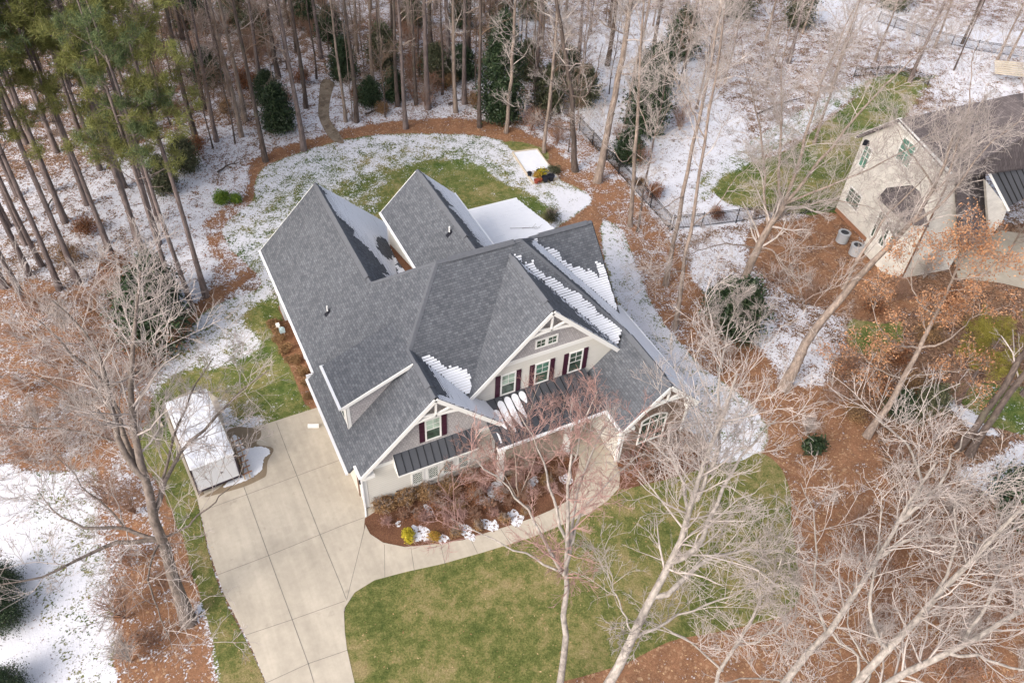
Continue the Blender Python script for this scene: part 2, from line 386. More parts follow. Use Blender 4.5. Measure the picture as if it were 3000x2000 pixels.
zone([(1560, -60), (2500, -60), (2500, 170), (2060, 180), (1800, 200), (1640, 180)], .50, .1, .3)
zone([(1870, -10), (2000, 20), (2180, 60), (2400, 80), (2400, 125), (2200, 105), (2040, 75), (1880, 40)], .96, 0, .1)
zone([(2110, 130), (2400, 150), (2400, 260), (2150, 200)], .70, .1, .3)
# bottom-left: neighbour's snowed verge and street
zone([(-500, 640), (60, 640), (420, 720), (450, 880), (380, 1000), (330, 1110), (-500, 1110)], .32, .05, .6)
zone([(-600, 1075), (100, 1085), (225, 1090), (250, 1300), (262, 1450), (290, 1800), (-600, 1800)], .72, .8, 0)
zone([(-600, 1060), (30, 1075), (60, 1200), (85, 1380), (120, 1500), (160, 1800), (-600, 1800)], .90, .2, 0)
zone([(225, 1085), (300, 1060), (400, 1080), (445, 1240), (465, 1370), (520, 1568), (560, 1800), (290, 1800), (262, 1450), (248, 1300)], .22, .0, .8)
zone([(225, 1085), (350, 1070), (370, 1180), (360, 1260), (250, 1310)], .42, .0, .7)
zone([(310, 1030), (370, 930), (420, 880), (470, 1250), (600, 1568), (640, 1800), (560, 1800), (495, 1500), (430, 1270), (370, 1120)], .08, 1, .1)
zone([(452, 1375), (470, 1380), (500, 1500), (520, 1800), (500, 1800), (480, 1490), (460, 1420)], .62, .5, .5)
# pine-straw beds
zone([(420, 720), (470, 680), (500, 650), (495, 600), (470, 540), (475, 500), (555, 460), (575, 390), (570, 372), (640, 342), (740, 312), (840, 288), (950, 276), (1060, 272), (1170, 290), (1270, 340), (1330, 385), (1400, 400), (1450, 440), (1500, 500), (1555, 580), (1610, 660), (1700, 700), (1780, 780), (1790, 880), (1900, 880), (1990, 960), (2050, 1060), (2090, 1200), (2200, 1300), (2500, 1400), (2500, 1900), (1180, 1900), (1200, 1600), (1000, 1000), (620, 640), (450, 760)], .07, 0, 1)
zone([(500, 650), (495, 600), (470, 540), (475, 500), (555, 460), (600, 500), (590, 600), (540, 650)], .44, 0, .9)
zone([(1280, 390), (1345, 385), (1400, 400), (1475, 470), (1530, 560), (1560, 640), (1500, 640), (1440, 560), (1400, 490), (1340, 430)], .33, 0, .9)
zone([(1440, 580), (1520, 600), (1600, 680), (1640, 760), (1640, 830), (1560, 790), (1490, 690)], .30, 0, .9)
zone([(1300, 280), (1370, 350), (1440, 410), (1400, 410), (1320, 380), (1270, 340), (1255, 290)], .50, 0, .8)
zone([(1590, 640), (1600, 570), (1680, 535), (1730, 550), (1715, 600), (1640, 620), (1690, 680), (1740, 720), (1800, 780), (1890, 790), (1900, 880), (1810, 880), (1770, 830), (1700, 760), (1640, 690)], .66, 0, .4)
zone([(1790, 565), (1830, 545), (1870, 555), (1850, 580), (1800, 582)], .92, 0, .3)
zone([(2060, 640), (2200, 700), (2352, 760), (2500, 800), (2500, 1400), (2200, 1290), (2050, 1140), (1990, 960), (1900, 880), (1960, 780), (1960, 700)], .10, .12, .35)
zone([(2090, 560), (2500, 520), (2500, 790), (2200, 720), (2070, 700)], .03, .1, .4)
zone([(1950, 740), (2000, 720), (2070, 740), (2060, 800), (1990, 815), (1950, 790)], 0, 1, 0)
zone([(2160, 880), (2400, 900), (2400, 1000), (2250, 970), (2180, 930)], .15, .9, .1)
zone([(2110, 880), (2180, 900), (2260, 970), (2300, 1000), (2240, 990), (2180, 940), (2120, 900)], .74, .2, .3)
zone([(2190, 1080), (2280, 1050), (2352, 1010), (2500, 1050), (2500, 1250), (2380, 1230), (2290, 1150), (2210, 1110)], .68, .1, .4)
# neighbour's back lawn, brown ground along the neighbour's wall
zone([(1640, 440), (1665, 400), (1730, 370), (1800, 350), (1870, 300), (1960, 230), (2030, 170), (2110, 175), (2130, 190), (2060, 290), (1990, 330), (1940, 480), (1830, 490), (1740, 480), (1680, 470)], .05, 1, 0)
zone([(1600, 420), (1700, 340), (1830, 260), (1960, 190), (1985, 180), (1960, 215), (1850, 300), (1740, 365), (1660, 410), (1620, 460)], .60, 1, 0)
zone([(1720, 530), (1820, 505), (1925, 490), (2010, 590), (2110, 680), (2060, 740), (1950, 730), (1850, 690), (1740, 620)], .02, .15, .55)
# our back lawn: snow at the rim, green toward the house
LAWN = [(445, 745), (470, 715), (520, 690), (590, 665), (600, 640), (560, 600), (520, 560), (515, 520), (545, 490), (580, 460), (592, 400), (640, 368), (720, 340), (800, 318), (900, 307), (1000, 307), (1080, 310), (1150, 322), (1215, 352), (1255, 385), (1290, 415), (1330, 432), (1358, 455), (1340, 480), (1300, 508), (1260, 540), (1200, 640), (640, 1000), (480, 1000), (380, 960), (345, 890), (380, 820), (420, 780)]
zone(LAWN, .62, 1, 0)
zone([(640, 420), (700, 385), (820, 350), (960, 335), (1060, 338), (1120, 360), (1190, 420), (1180, 480), (700, 520), (620, 560), (600, 480)], .53, 1, 0)
zone([(760, 440), (880, 385), (980, 372), (1060, 378), (1120, 400), (1190, 450), (1200, 520), (800, 560), (720, 520)], .36, 1, 0)
zone([(880, 430), (940, 385), (1010, 365), (1100, 380), (1150, 420), (1210, 440), (1260, 520), (900, 560)], .14, 1, .12)
zone([(1000, 430), (1060, 395), (1120, 410), (1190, 440), (1180, 500), (1000, 520)], .06, 1, .2)
zone([(1160, 325), (1215, 330), (1260, 350), (1250, 375), (1200, 360)], .04, 1, .1)
zone([(1270, 440), (1310, 432), (1358, 455), (1340, 480), (1300, 505), (1270, 500), (1290, 470)], .90, 1, 0)
zone([(1350, 430), (1420, 430), (1440, 470), (1400, 500), (1370, 470)], .3, 0, .95)
zone([(380, 960), (430, 850), (560, 800), (640, 700), (640, 660), (560, 720), (470, 740), (440, 800), (380, 880)], .62, 1, 0)
zone([(560, 720), (640, 690), (680, 860), (730, 940), (600, 980), (480, 900), (420, 900), (360, 960), (350, 920), (420, 850), (520, 840), (600, 790), (570, 750)], .10, 1, .15)
zone([(480, 740), (560, 735), (570, 790), (500, 840), (430, 850), (450, 780)], .62, 1, .1)
zone([(540, 975), (590, 950), (625, 975), (620, 1000), (560, 1010)], .60, .8, .1)
zone([(1380, 520), (1398, 508), (1432, 535), (1465, 620), (1502, 708), (1552, 775), (1612, 843), (1680, 890), (1740, 945), (1765, 1010), (1700, 1075), (1620, 1060), (1560, 1000), (1500, 900), (1400, 640)], .74, 1, .05)
zone([(615, 740), (640, 735), (690, 790), (735, 930), (712, 940), (680, 870), (640, 800)], .02, 0, 1)
zone([(1200, 640), (640, 700), (740, 960), (1060, 1240), (1400, 1130), (1600, 1060), (1400, 760)], .05, 0, .6, sm=False)
# a light blur
for _ in range(1):
    for ax in (0, 1):
        A[..., :3] = (np.roll(A[..., :3], 1, ax) + 2 * A[..., :3] + np.roll(A[..., :3], -1, ax)) / 4
ny, nx = XX.shape
# gentle unevenness away from the house
hz = 0.05 * np.sin(XX * .55 + 1) * np.sin(YY * .47) + 0.03 * np.sin(XX * 1.7 + YY * 1.1)
far = np.clip((np.hypot(XX - 8, YY - 6) - 30) / 14, 0, 1)
ZZ = hz * far - 0.012
V = np.stack([XX, YY, ZZ], -1).reshape(-1, 3)
idx = np.arange(ny * nx).reshape(ny, nx); F = np.stack([idx[:-1, :-1], idx[:-1, 1:], idx[1:, 1:], idx[1:, :-1]], -1).reshape(-1, 4)
me = fast_mesh('ground', V, F, True)
ca = me.color_attributes.new('cover', 'FLOAT_COLOR', 'POINT'); ca.data.foreach_set('color', A.reshape(-1, 4).astype(np.float32).ravel())

def grass_color(nb, p):
    n1 = nb.noise(p, 0.33, 4, 0.6, 0.5); n2 = nb.noise(p, 1.7, 5, 0.65); n3 = nb.noise(nb.map(p, (1, 1, 1), (0, 0, .6)), 11, 5, 0.75); n4 = nb.noise(p, 38, 3, 0.7)
    n5 = nb.noise(p, 4.5, 5, 0.7)
    m = nb.ma('ADD', nb.ma('MULTIPLY', n1, .38), nb.ma('ADD', nb.ma('MULTIPLY', n2, .36), nb.ma('ADD', nb.ma('MULTIPLY', n3, .16), nb.ma('MULTIPLY', n5, .20))))
    c = nb.ramp(m, [(0.44, (0.066, 0.088, 0.024)), (0.52, (0.118, 0.130, 0.040)), (0.565, (0.180, 0.168, 0.062)), (0.65, (0.28, 0.22, 0.11))])
    c = nb.mix(1.0, c, nb.ramp(n4, [(0.2, .5), (0.8, 1.55)]), 'MULTIPLY')
    c = nb.mix(1.0, c, nb.ramp(n3, [(0.3, .66), (0.7, 1.34)]), 'MULTIPLY')
    return c, n3, n4
nb = NB('ground'); p = world_xy(nb)
wv = nb.n('TexNoise'); nb.L.new(p, wv.inputs['Vector']); wv.inputs['Scale'].default_value = 2.0; wv.inputs['Detail'].default_value = 5
at_ = nb.sep(nb.attr('cover')); snow, gr, strw = at_[0], at_[1], at_[2]
n_f = nb.noise(p, 9.5, 5, 0.68); n_f2 = nb.noise(nb.map(p, (1, 1, 1), (0, 0, 1)), 4.3, 6, 0.72); n_m = nb.noise(p, 0.9, 4, 0.6, 0.3); n_b = nb.noise(p, 0.22, 3, 0.5)
g_c, g3, g4 = grass_color(nb, p)
gg = nb.mix(nb.ramp(n_b, [(0.35, 0), (0.6, 1)]), (0.55, 0.78, 0.6), (1, 1, 1)); g_c = nb.mix(1.0, g_c, gg, 'MULTIPLY')
# leaf litter
vo = nb.n('TexVoronoi'); nb.L.new(p, vo.inputs['Vector']); vo.inputs['Scale'].default_value = 9
vr = nb.sep(vo.outputs['Color'])[0]
lit = nb.ramp(vr, [(0.0, (0.085, 0.047, 0.034)), (0.45, (0.18, 0.10, 0.066)), (0.8, (0.27, 0.16, 0.105)), (1.0, (0.38, 0.25, 0.175))])
lit = nb.mix(nb.ramp(n_m, [(0.4, 0), (0.7, .6)]), lit, (0.11, 0.075, 0.045))
lit = nb.mix(1.0, lit, nb.ramp(n_f2, [(0.25, .5), (0.75, 1.4)]), 'MULTIPLY')
# pine straw
ns = nb.noise(nb.map(p, (26, 7, 1), (0, 0, .5)), 1.0, 4, 0.7); ns2 = nb.noise(nb.map(p, (6, 24, 1), (0, 0, .2)), 1.0, 4, 0.7)
sm_ = nb.ma('ADD', nb.ma('MULTIPLY', ns, .5), nb.ma('MULTIPLY', ns2, .5))
stc = nb.ramp(sm_, [(0.32, (0.105, 0.052, 0.030)), (0.50, (0.235, 0.120, 0.068)), (0.66, (0.35, 0.20, 0.12))])
stc = nb.mix(1.0, stc, nb.ramp(n_m, [(0.3, .72), (0.7, 1.2)]), 'MULTIPLY'); stc = nb.mix(nb.ramp(vr, [(0.0, 0), (0.90, 0), (0.93, .7)]), stc, (0.40, 0.26, 0.16)); stc = nb.mix(1.0, stc, nb.ramp(n_f2, [(0.3, .78), (0.7, 1.18)]), 'MULTIPLY')
smask = nb.sstep(nb.ma('ADD', strw, nb.ma('MULTIPLY', nb.ma('SUBTRACT', n_m, .5), .9)), .40, .62)
base = nb.mix(smask, lit, stc)
gmask = nb.sstep(nb.ma('ADD', gr, nb.ma('MULTIPLY', nb.ma('SUBTRACT', n_f2, .5), 1.0)), .42, .60)
base = nb.mix(gmask, base, g_c)
# snow: coverage threshold against tuft and patch noise
sn = nb.ma('ADD', nb.ma('MULTIPLY', n_f, .55), nb.ma('ADD', nb.ma('MULTIPLY', n_f2, .50), nb.ma('MULTIPLY', n_m, .36)))
# rescale: sn roughly .35-.8
thr = nb.ma('SUBTRACT', nb.ma('MULTIPLY', nb.ma('SUBTRACT', snow, .5), .27), nb.ma('SUBTRACT', sn, .712))
smk = nb.sstep(thr, -.012, .030)
scol = nb.mix(nb.noise(p, 3.0, 5, 0.6), (0.56, 0.56, 0.61), (0.70, 0.70, 0.745))
col = nb.mix(smk, base, scol)
h = nb.ma('ADD', nb.ma('MULTIPLY', smk, .5), nb.ma('ADD', nb.ma('MULTIPLY', n_f, .6), nb.ma('MULTIPLY', sm_, .4)))
nb.bump(h, 0.7, 0.06); MAT['ground'] = nb.fin(col, 0.92, 0.1)
o = link('ground', me, 'ground'); tag(o, kind='structure')

nb = NB('lawn'); p = world_xy(nb); g_c, g3, g4 = grass_color(nb, p)
nb.bump(nb.ma('ADD', g3, g4), 0.8, 0.05); MAT['lawn'] = nb.fin(g_c, 0.95, 0.08)
nb = NB('mulch'); p = world_xy(nb); n = nb.noise(p, 24, 5, 0.75); n2 = nb.noise(p, 1.0, 4)
c = nb.ramp(n, [(0.3, (0.055, 0.026, 0.017)), (0.5, (0.145, 0.070, 0.042)), (0.68, (0.26, 0.14, 0.085))]); c = nb.mix(1.0, c, nb.ramp(n2, [(.3, .75), (.7, 1.15)]), 'MULTIPLY')
nb.bump(n, 0.9, 0.04); MAT['mulch'] = nb.fin(c, 0.95, 0.1)

def sheet(name, pts, z, mat, n=5, thick=0.0):
    o = tri_sheet(name, smooth_poly(G(*pts), n), z, mat, thick); tag(o, kind='structure'); return o
# front lawn right of the driveway
sheet('front_lawn', [(830, 1700), (812, 1560), (793, 1480), (790, 1420), (797, 1385), (815, 1358), (860, 1330), (935, 1310), (1010, 1294), (1110, 1266), (1220, 1232), (1310, 1195), (1380, 1155), (1425, 1125), (1500, 1108), (1570, 1090), (1620, 1068), (1700, 1058), (1745, 1040), (1790, 1070), (1815, 1130), (1818, 1200), (1832, 1290), (1836, 1370), (1800, 1412), (1740, 1430), (1640, 1452), (1540, 1472), (1440, 1520), (1340, 1552), (1240, 1580), (1150, 1640), (1000, 1720)], 0.006, 'lawn')
sheet('side_lawn', [(425, 1150), (440, 1140), (455, 1160), (478, 1265), (512, 1370), (575, 1490), (620, 1600), (640, 1720), (560, 1720), (520, 1600), (497, 1500), (470, 1400), (440, 1290)], 0.006, 'lawn')
# driveway and walk
DRV = [(600, 977), (735, 934), (790, 915), (900, 1150), (838, 1190), (836, 1215), (800, 1370), (790, 1400), (792, 1450), (797, 1490), (815, 1570), (835, 1700), (650, 1700), (612, 1568), (575, 1480), (515, 1365), (480, 1262), (452, 1140), (420, 1060), (390, 990), (372, 930), (420, 905), (470, 892), (500, 915), (520, 990), (560, 985)]
o = tri_sheet('driveway', G(*DRV), 0.022, 'concrete', 0.1); tag(o, kind='structure')
WALK = [(839, 1205), (850, 1226), (880, 1246), (930, 1256), (1000, 1249), (1064, 1240), (1177, 1205), (1227, 1188), (1264, 1172), (1304, 1150), (1318, 1110), (1330, 1062), (1330, 1020), (1432, 1000), (1412, 1050), (1424, 1085), (1422, 1120), (1395, 1150), (1350, 1180), (1310, 1197), (1220, 1234), (1110, 1268), (1010, 1296), (935, 1312), (860, 1332), (815, 1360), (792, 1395)]
P0 = G(*WALK)
o = tri_sheet('front_walk', P0, 0.027, 'concrete', 0.1); tag(o, kind='structure')
m = MB()
for l in ([(635, 971), (663, 1045), (682, 1092), (735, 1227), (784, 1345), (795, 1375)], [(560, 1117), (617, 1275), (671, 1422), (708, 1523), (725, 1580)],
          [(465, 1172), (567, 1135), (682, 1092), (777, 1057), (820, 1040)], [(493, 1322), (617, 1275), (735, 1227), (784, 1207), (836, 1188)],
          [(563, 1458), (671, 1422), (784, 1382), (792, 1379)], [(612, 1567), (708, 1523), (784, 1497), (798, 1492)],
          [(839, 1207), (796, 1378)], [(883, 1250), (884, 1325)], [(944, 1258), (952, 1312)], [(1012, 1248), (1022, 1295)], [(1080, 1235), (1097, 1270)], [(1150, 1214), (1172, 1248)],
          [(1225, 1190), (1255, 1223)], [(1300, 1152), (1345, 1184)], [(1320, 1100), (1420, 1120)], [(1326, 1066), (1410, 1060)]):
    for a, b in zip(l[:-1], l[1:]):
        A_, B_ = at(*a, 0.0295), at(*b, 0.0295); d = B_ - A_; d /= np.linalg.norm(d); q = np.array([-d[1], d[0], 0]) * .011
        m.face([A_ - q, B_ - q, B_ + q, A_ + q])
o = m.build('driveway_joints', 'stone_edging'); tag(o, kind='structure')
o = tri_sheet('planting_bed', smooth_poly(G((836, 1190), (838, 1220), (868, 1244), (915, 1256), (1000, 1250), (1064, 1241), (1177, 1206), (1227, 1189), (1264, 1173), (1304, 1150), (1322, 1075), (1338, 1020), (1130, 1040), (880, 1140)), 4), 0.010, 'mulch'); tag(o, kind='structure')
o = tri_sheet('corner_bed', smooth_poly(G((1410, 1050), (1424, 1085), (1427, 1122), (1500, 1107), (1570, 1089), (1625, 1066), (1622, 1020), (1560, 985), (1420, 1000)), 4), 0.010, 'mulch'); tag(o, kind='structure')
# woodland path of flat stones
nb = NB('path_gravel'); p = world_xy(nb); v_ = nb.n('TexVoronoi'); nb.L.new(p, v_.inputs['Vector']); v_.inputs['Scale'].default_value = 2.4
c = nb.mix(nb.sep(v_.outputs['Color'])[0], (0.14, 0.105, 0.075), (0.25, 0.20, 0.15)); c = nb.mix(1.0, c, nb.ramp(nb.noise(p, 12, 4, .7), [(.3, .6), (.7, 1.3)]), 'MULTIPLY'); MAT['path_gravel'] = nb.fin(c, .95)
o = tri_sheet('woodland_path', smooth_poly(G((737, 190), (733, 220), (731, 260), (740, 290), (762, 322), (790, 330), (778, 305), (758, 275), (757, 240), (765, 205), (768, 192), (750, 182)), 4), 0.035, 'path_gravel'); tag(o, kind='structure')

# ---------------------------------------------------------------- main house
HOUSE = empty('brick_and_siding_house', (8, 6, 0), 'large pale suburban house with dark grey shingle roof, snow in its valleys', 'house')
HOUSE.name = 'family_house'
def surf(nm, c, a, b):           # z = c + a x + b y
    return lambda x, y: c + a * x + b * y
LP = surf('LP', 7.61 - .99 * 4.11, .99, 0); RPn = surf('RP', 7.61 + .99 * 4.11, -.99, 0)
MF = surf('M', 10.43 - .95 * 6.27, 0, .95); MBk = surf('MB', 10.43 + .95 * 6.27, 0, -.95)
RR = surf('R', 5.96 + .98 * 16.62, -.98, 0); G4L = surf('g4l', 5.96 - .93 * 16.62, .93, 0)
G3L = surf('g3l', 10.0 - .99 * 11.19, .99, 0); G3R = surf('g3r', 10.0 + .99 * 11.19, -.99, 0)
XF = surf('xf', 8.85 - .95 * 8.05, 0, .95); XB = surf('xb', 8.85 + .95 * 8.05, 0, -.95)
W2L = surf('w2l', 9.1 - .98 * 10.06, .98, 0); W2R = surf('w2r', 9.1 + .98 * 10.06, -.98, 0)
PR = surf('porch', 4.18 + .32 * (-1.11), 0, .32); PR = (lambda x, y: 4.18 - .32 * (1.11 - y))
RPR = (lambda x, y: 2.7 + .21 * (19.8 - y)); DM = (lambda x, y: 5.9 + .41 * (x + .05)); CR = (lambda x, y: 5.15 - .26 * (y - 12.2) + .0 * x)
def roof_plane(name, fn, pts, mat='shingle', th=.14, uvflip=None, parent=None):
    P3 = [Vector((x, y, fn(x, y))) for x, y in pts]
    gxv = fn(1, 0) - fn(0, 0); gyv = fn(0, 1) - fn(0, 0)
    nrm = Vector((-gxv, -gyv, 1)).normalized(); gl = math.hypot(gxv, gyv)
    if gl < 1e-6: up = Vector((0, 1, 0))
    else: up = Vector((gxv / gl, gyv / gl, gl)).normalized()
    al = up.cross(nrm)
    import bmesh
    bm = bmesh.new(); vs = [bm.verts.new(p_) for p_ in P3]; f = bm.faces.new(vs); bm.normal_update()
    if f.normal.dot(nrm) < 0: f.normal_flip()
    r = bmesh.ops.extrude_face_region(bm, geom=[f]); ev = [e for e in r['geom'] if isinstance(e, bmesh.types.BMVert)]
    # extruded copy becomes the underside
    for v in ev: v.co -= nrm * th
    bmesh.ops.recalc_face_normals(bm, faces=bm.faces[:])
    uvl = bm.loops.layers.uv.new('UVMap')
    for fc in bm.faces:
        for l in fc.loops: l[uvl].uv = (l.vert.co.dot(al), l.vert.co.dot(up))
    par = parent or HOUSE
    for v in bm.verts: v.co -= par.location
    me = bpy.data.meshes.new(name); bm.to_mesh(me); bm.free()
    return link(name, me, mat, par)
roof_plane('roof', LP, [(-.2, 20.2), (-.2, 7.8), (-.59, 7.8), (-.59, .47), (-.14, .47), (-.14, -.4), (4.11, -.4), (4.11, 3.30), (6.96, 6.27), (4.11, 9.24), (4.11, 20.2)])
roof_plane('roof', MF, [(6.96, 6.27), (4.11, 3.30), (6.02, 1.31), (16.36, 1.28), (16.64, 1.54), (12.05, 6.27)])
roof_plane('roof', RPn, [(4.11, 3.30), (4.11, -.4), (7.95, -.4), (7.95, 1.25), (6.35, 1.25), (6.02, 1.31)])
roof_plane('roof', RPn, [(4.11, 20.2), (4.11, 9.24), (8.45, 13.6), (8.45, 20.2)])
roof_plane('roof', MBk, [(6.96, 6.27), (12.05, 6.27), (16.4, 10.6), (16.4, 13.5), (8.3, 13.5), (4.11, 9.24)])
roof_plane('roof', RR, [(12.05, 6.27), (16.62, 1.54), (16.62, -3.39), (19.0, -3.39), (19.0, 5.5), (17.3, 5.5), (13.9, 7.9)])
roof_plane('roof', G4L, [(16.62, -3.39), (16.62, 1.54), (16.1, 1.0), (14.4, 1.25), (13.9, 1.25), (13.9, -3.39)])
roof_plane('roof', XF, [(13.6, 8.05), (17.85, 8.05), (17.85, 3.80), (17.6, 3.9)])
roof_plane('roof', XB, [(12.6, 8.05), (17.85, 8.05), (17.85, 13.0), (12.6, 13.0)])
roof_plane('roof', G3L, [(11.19, .71), (11.19, 5.81), (6.46, .97), (6.46, .71)])
roof_plane('roof', G3R, [(11.19, .71), (11.19, 5.81), (15.91, .97), (15.91, .71)])
roof_plane('roof', W2L, [(10.06, 16.97), (10.06, 7.7), (7.4, 10.3), (7.4, 16.97)])
roof_plane('roof', W2R, [(10.06, 16.97), (10.06, 7.7), (12.58, 10.3), (12.58, 16.97)])
roof_plane('roof', DM, [(-.05, 2.35), (4.08, 2.35), (4.08, 5.65), (-.05, 5.65)])
roof_plane('roof', CR, [(7.78, 16.85), (7.78, 12.0), (6.5, 12.0)], 'shingle', .05)
roof_plane('rear_porch_roof', RPR, [(12.8, 19.8), (18.95, 19.8), (18.95, 11.0), (12.8, 11.0)])
# standing-seam metal roofs
mp = roof_plane('porch_roof', PR, [(7.18, -1.6), (13.95, -1.62), (13.95, 1.11), (7.66, 1.11), (7.66, .3), (7.18, .3)], 'metal_roof', .08)
m = MB()
for i in range(1, 15):
    x = 7.2 + i * .462; m.bar((x, -1.58, PR(0, -1.58) + .015), (x, 1.05 if x > 7.7 else .25, PR(0, 1.05 if x > 7.7 else .25) + .015), .03, .05)
m.build('roof_seams', 'black_metal', mp)
AW = (lambda x, y: 2.80 + 1.35 * (y + .72))
ma_ = roof_plane('awning', AW, [(1.77, -.72), (6.35, -.72), (6.35, 0), (1.77, 0)], 'metal_roof', .05)
m = MB()
for i in range(0, 12):
    x = 1.79 + i * .413; m.bar((x, -.71, AW(0, -.71) + .02), (x, -.02, AW(0, -.02) + .02), .03, .045)
m.build('roof_seams', 'black_metal', ma_)
MB().box(1.74, 6.38, -.75, -.71, 2.70, 2.80).prism([(1.755, 0, 2.72), (1.755, -.72, 2.72), (1.755, -.72, 2.78), (1.755, 0, 3.74)], (.03, 0, 0)).prism([(6.335, 0, 2.72), (6.335, -.72, 2.72), (6.335, -.72, 2.78), (6.335, 0, 3.74)], (.03, 0, 0)).build('awning_trim', 'white_trim', HOUSE)
# ridge and hip caps
def cap(a, b, w_=.30):
    a = Vector(a); b = Vector(b); d = (b - a).normalized(); r = d.cross(Vector((0, 0, 1))).normalized(); n = int((b - a).length / .2) + 1
    m = MB(); h = .035; dn = w_ * .36
    for s_ in (-1, 1):
        p0 = a + Vector((0, 0, h)); p1 = b + Vector((0, 0, h)); q1 = b + r * s_ * w_ * .5 - Vector((0, 0, dn - h)); q0 = a + r * s_ * w_ * .5 - Vector((0, 0, dn - h))
        m.prism([p0, p1, q1, q0], (0, 0, -.02))
    m.build('ridge_cap', 'ridge_cap', HOUSE)
    if False: pass
def vent(a, b):                       # raised ridge vent with a shadow gap
    a = Vector(a); b = Vector(b); d = (b - a).normalized(); r = d.cross(Vector((0, 0, 1))).normalized(); m = MB(); w_ = .21
    for s_ in (-1, 1):
        m.prism([a + Vector((0, 0, .14)), b + Vector((0, 0, .14)), b + r * s_ * w_ + Vector((0, 0, -.055)), a + r * s_ * w_ + Vector((0, 0, -.055))], (0, 0, -.028))
    m.build('ridge_vent', 'ridge_cap', HOUSE)
cap((4.11, -.4, 7.61), (4.11, 3.35, 7.61)); cap((4.11, 9.2, 7.61), (4.11, 20.2, 7.61)); cap((6.96, 6.27, 10.43), (12.05, 6.27, 10.43)); cap((13.6, 8.05, 8.85), (17.85, 8.05, 8.85))
cap((4.11, 3.30, 7.61), (6.96, 6.27, 10.43)); cap((4.11, 9.24, 7.61), (6.96, 6.27, 10.43)); cap((12.05, 6.27, 10.43), (16.62, 1.54, 5.96)); cap((12.05, 6.27, 10.43), (14.0, 8.2, 8.55))
cap((11.19, .71, 10.0), (11.19, 5.85, 10.0)); cap((16.62, -3.39, 5.96), (16.62, 1.54, 5.96)); cap((10.06, 7.8, 9.1), (10.06, 16.97, 9.1))
vent((4.11, 9.7, 7.61), (4.11, 19.7, 7.61)); vent((4.11, .35, 7.61), (4.11, 2.1, 7.61)); vent((7.6, 6.27, 10.43), (11.6, 6.27, 10.43)); vent((14.2, 8.05, 8.85), (17.5, 8.05, 8.85))
vent((11.19, 1.4, 10.0), (11.19, 5.4, 10.0)); vent((16.62, -2.6, 5.96), (16.62, .9, 5.96)); vent((10.06, 9.2, 9.1), (10.06, 16.3, 9.1))

def each(mb, name, mat, parent, nf=6):
    """every box collected in mb becomes an object of its own"""
    for i in range(0, len(mb.v), 8):
        q = MB(); q.quadbox([tuple(v) for v in mb.v[i:i + 8]]); q.build(name, mat, parent)
# walls
def wall(pts, off, mat, name='wall'): return MB().prism(pts, off).build(name, mat, HOUSE)
T_ = .14
wall([(0, 0, 0), (7.75, 0, 0), (7.75, 0, 3.26), (0, 0, 3.26)], (0, T_, 0), 'siding_cream')
wall([(0, 0, 3.262), (7.75, 0, 3.262), (7.75, 0, 3.80), (4.11, 0, 7.42), (0.02, 0, 3.40)], (0, T_, 0), 'shake_grey', 'gable_wall')
each(MB().box(.35, 1.75, -.028, 0, 3.15, 3.40).box(6.37, 7.72, -.028, 0, 3.15, 3.40).box(0, .2, -.03, -.0, .12, 3.05).box(-.03, -.002, -.03, .17, .12, 3.05).box(7.56, 7.75, -.03, 0, .1, 3.15).box(.2, 7.56, -.022, 0, .02, .16), 'wall_trim', 'white_trim', HOUSE)
MB().box(-.02, 7.77, -.012, .1, -.05, .03).build('foundation', 'stone_edging', HOUSE)
wall([(0, T_, 0), (0, 7.7, 0), (0, 7.7, 3.3), (0, T_, 3.3)], (T_, 0, 0), 'siding_cream')
for y0 in (1.0, 4.4):
    MB().box(-.05, -.002, y0, y0 + 2.75, .03, 2.3).build('garage_door', 'garage_door', HOUSE)
    each(MB().box(-.06, -.001, y0 - .14, y0 - .002, .03, 2.44).box(-.06, -.001, y0 + 2.752, y0 + 2.89, .03, 2.44).box(-.06, -.001, y0 - .002, y0 + 2.752, 2.302, 2.44), 'door_frame', 'wall_brown', HOUSE)
wall([(.25, 7.7, 0), (.25, 19.9, 0), (.25, 19.9, 3.6), (.25, 7.7, 3.6)], (T_, 0, 0), 'siding_white')
MB().box(.20, .25, 7.72, 19.9, -.05, .42).build('foundation', 'red_brick_base', HOUSE)
each(MB().box(.21, .25, 7.72, 19.9, .422, .6).box(.20, .248, 19.72, 19.92, .6, 3.3).box(.20, .248, 16.9, 17.0, .6, 3.3), 'wall_trim', 'white_trim', HOUSE)
wall([(.25 + T_, 19.9, 0), (8.2, 19.9, 0), (8.2, 19.9, 3.4), (4.11, 19.9, 7.45), (.25 + T_, 19.9, 3.75)], (0, -T_, 0), 'siding_white', 'gable_wall')
wall([(8.2, 19.7, 0), (8.2, 11.5, 0), (8.2, 11.5, 3.4), (8.2, 19.7, 3.4)], (-T_, 0, 0), 'siding_white')
wall([(7.75, 0 + T_, 0), (7.75, 1.6, 0), (7.75, 1.6, 3.9), (7.75, T_, 3.8)], (-T_, 0, 0), 'siding_cream')
wall([(7.75, 16.7, 0), (7.75, 8.6, 0), (7.75, 8.6, 6.7), (7.75, 16.7, 6.7)], (T_, 0, 0), 'siding_cream')
wall([(7.75 + T_, 16.7, 0), (12.3, 16.7, 0), (12.3, 16.7, 6.75), (10.06, 16.7, 8.93), (7.75 + T_, 16.7, 6.75)], (0, -T_, 0), 'siding_cream', 'gable_wall')
wall([(12.3, 16.6, 0), (12.3, 9.0, 0), (12.3, 9.0, 6.7), (12.3, 16.6, 6.7)], (-T_, 0, 0), 'siding_cream')
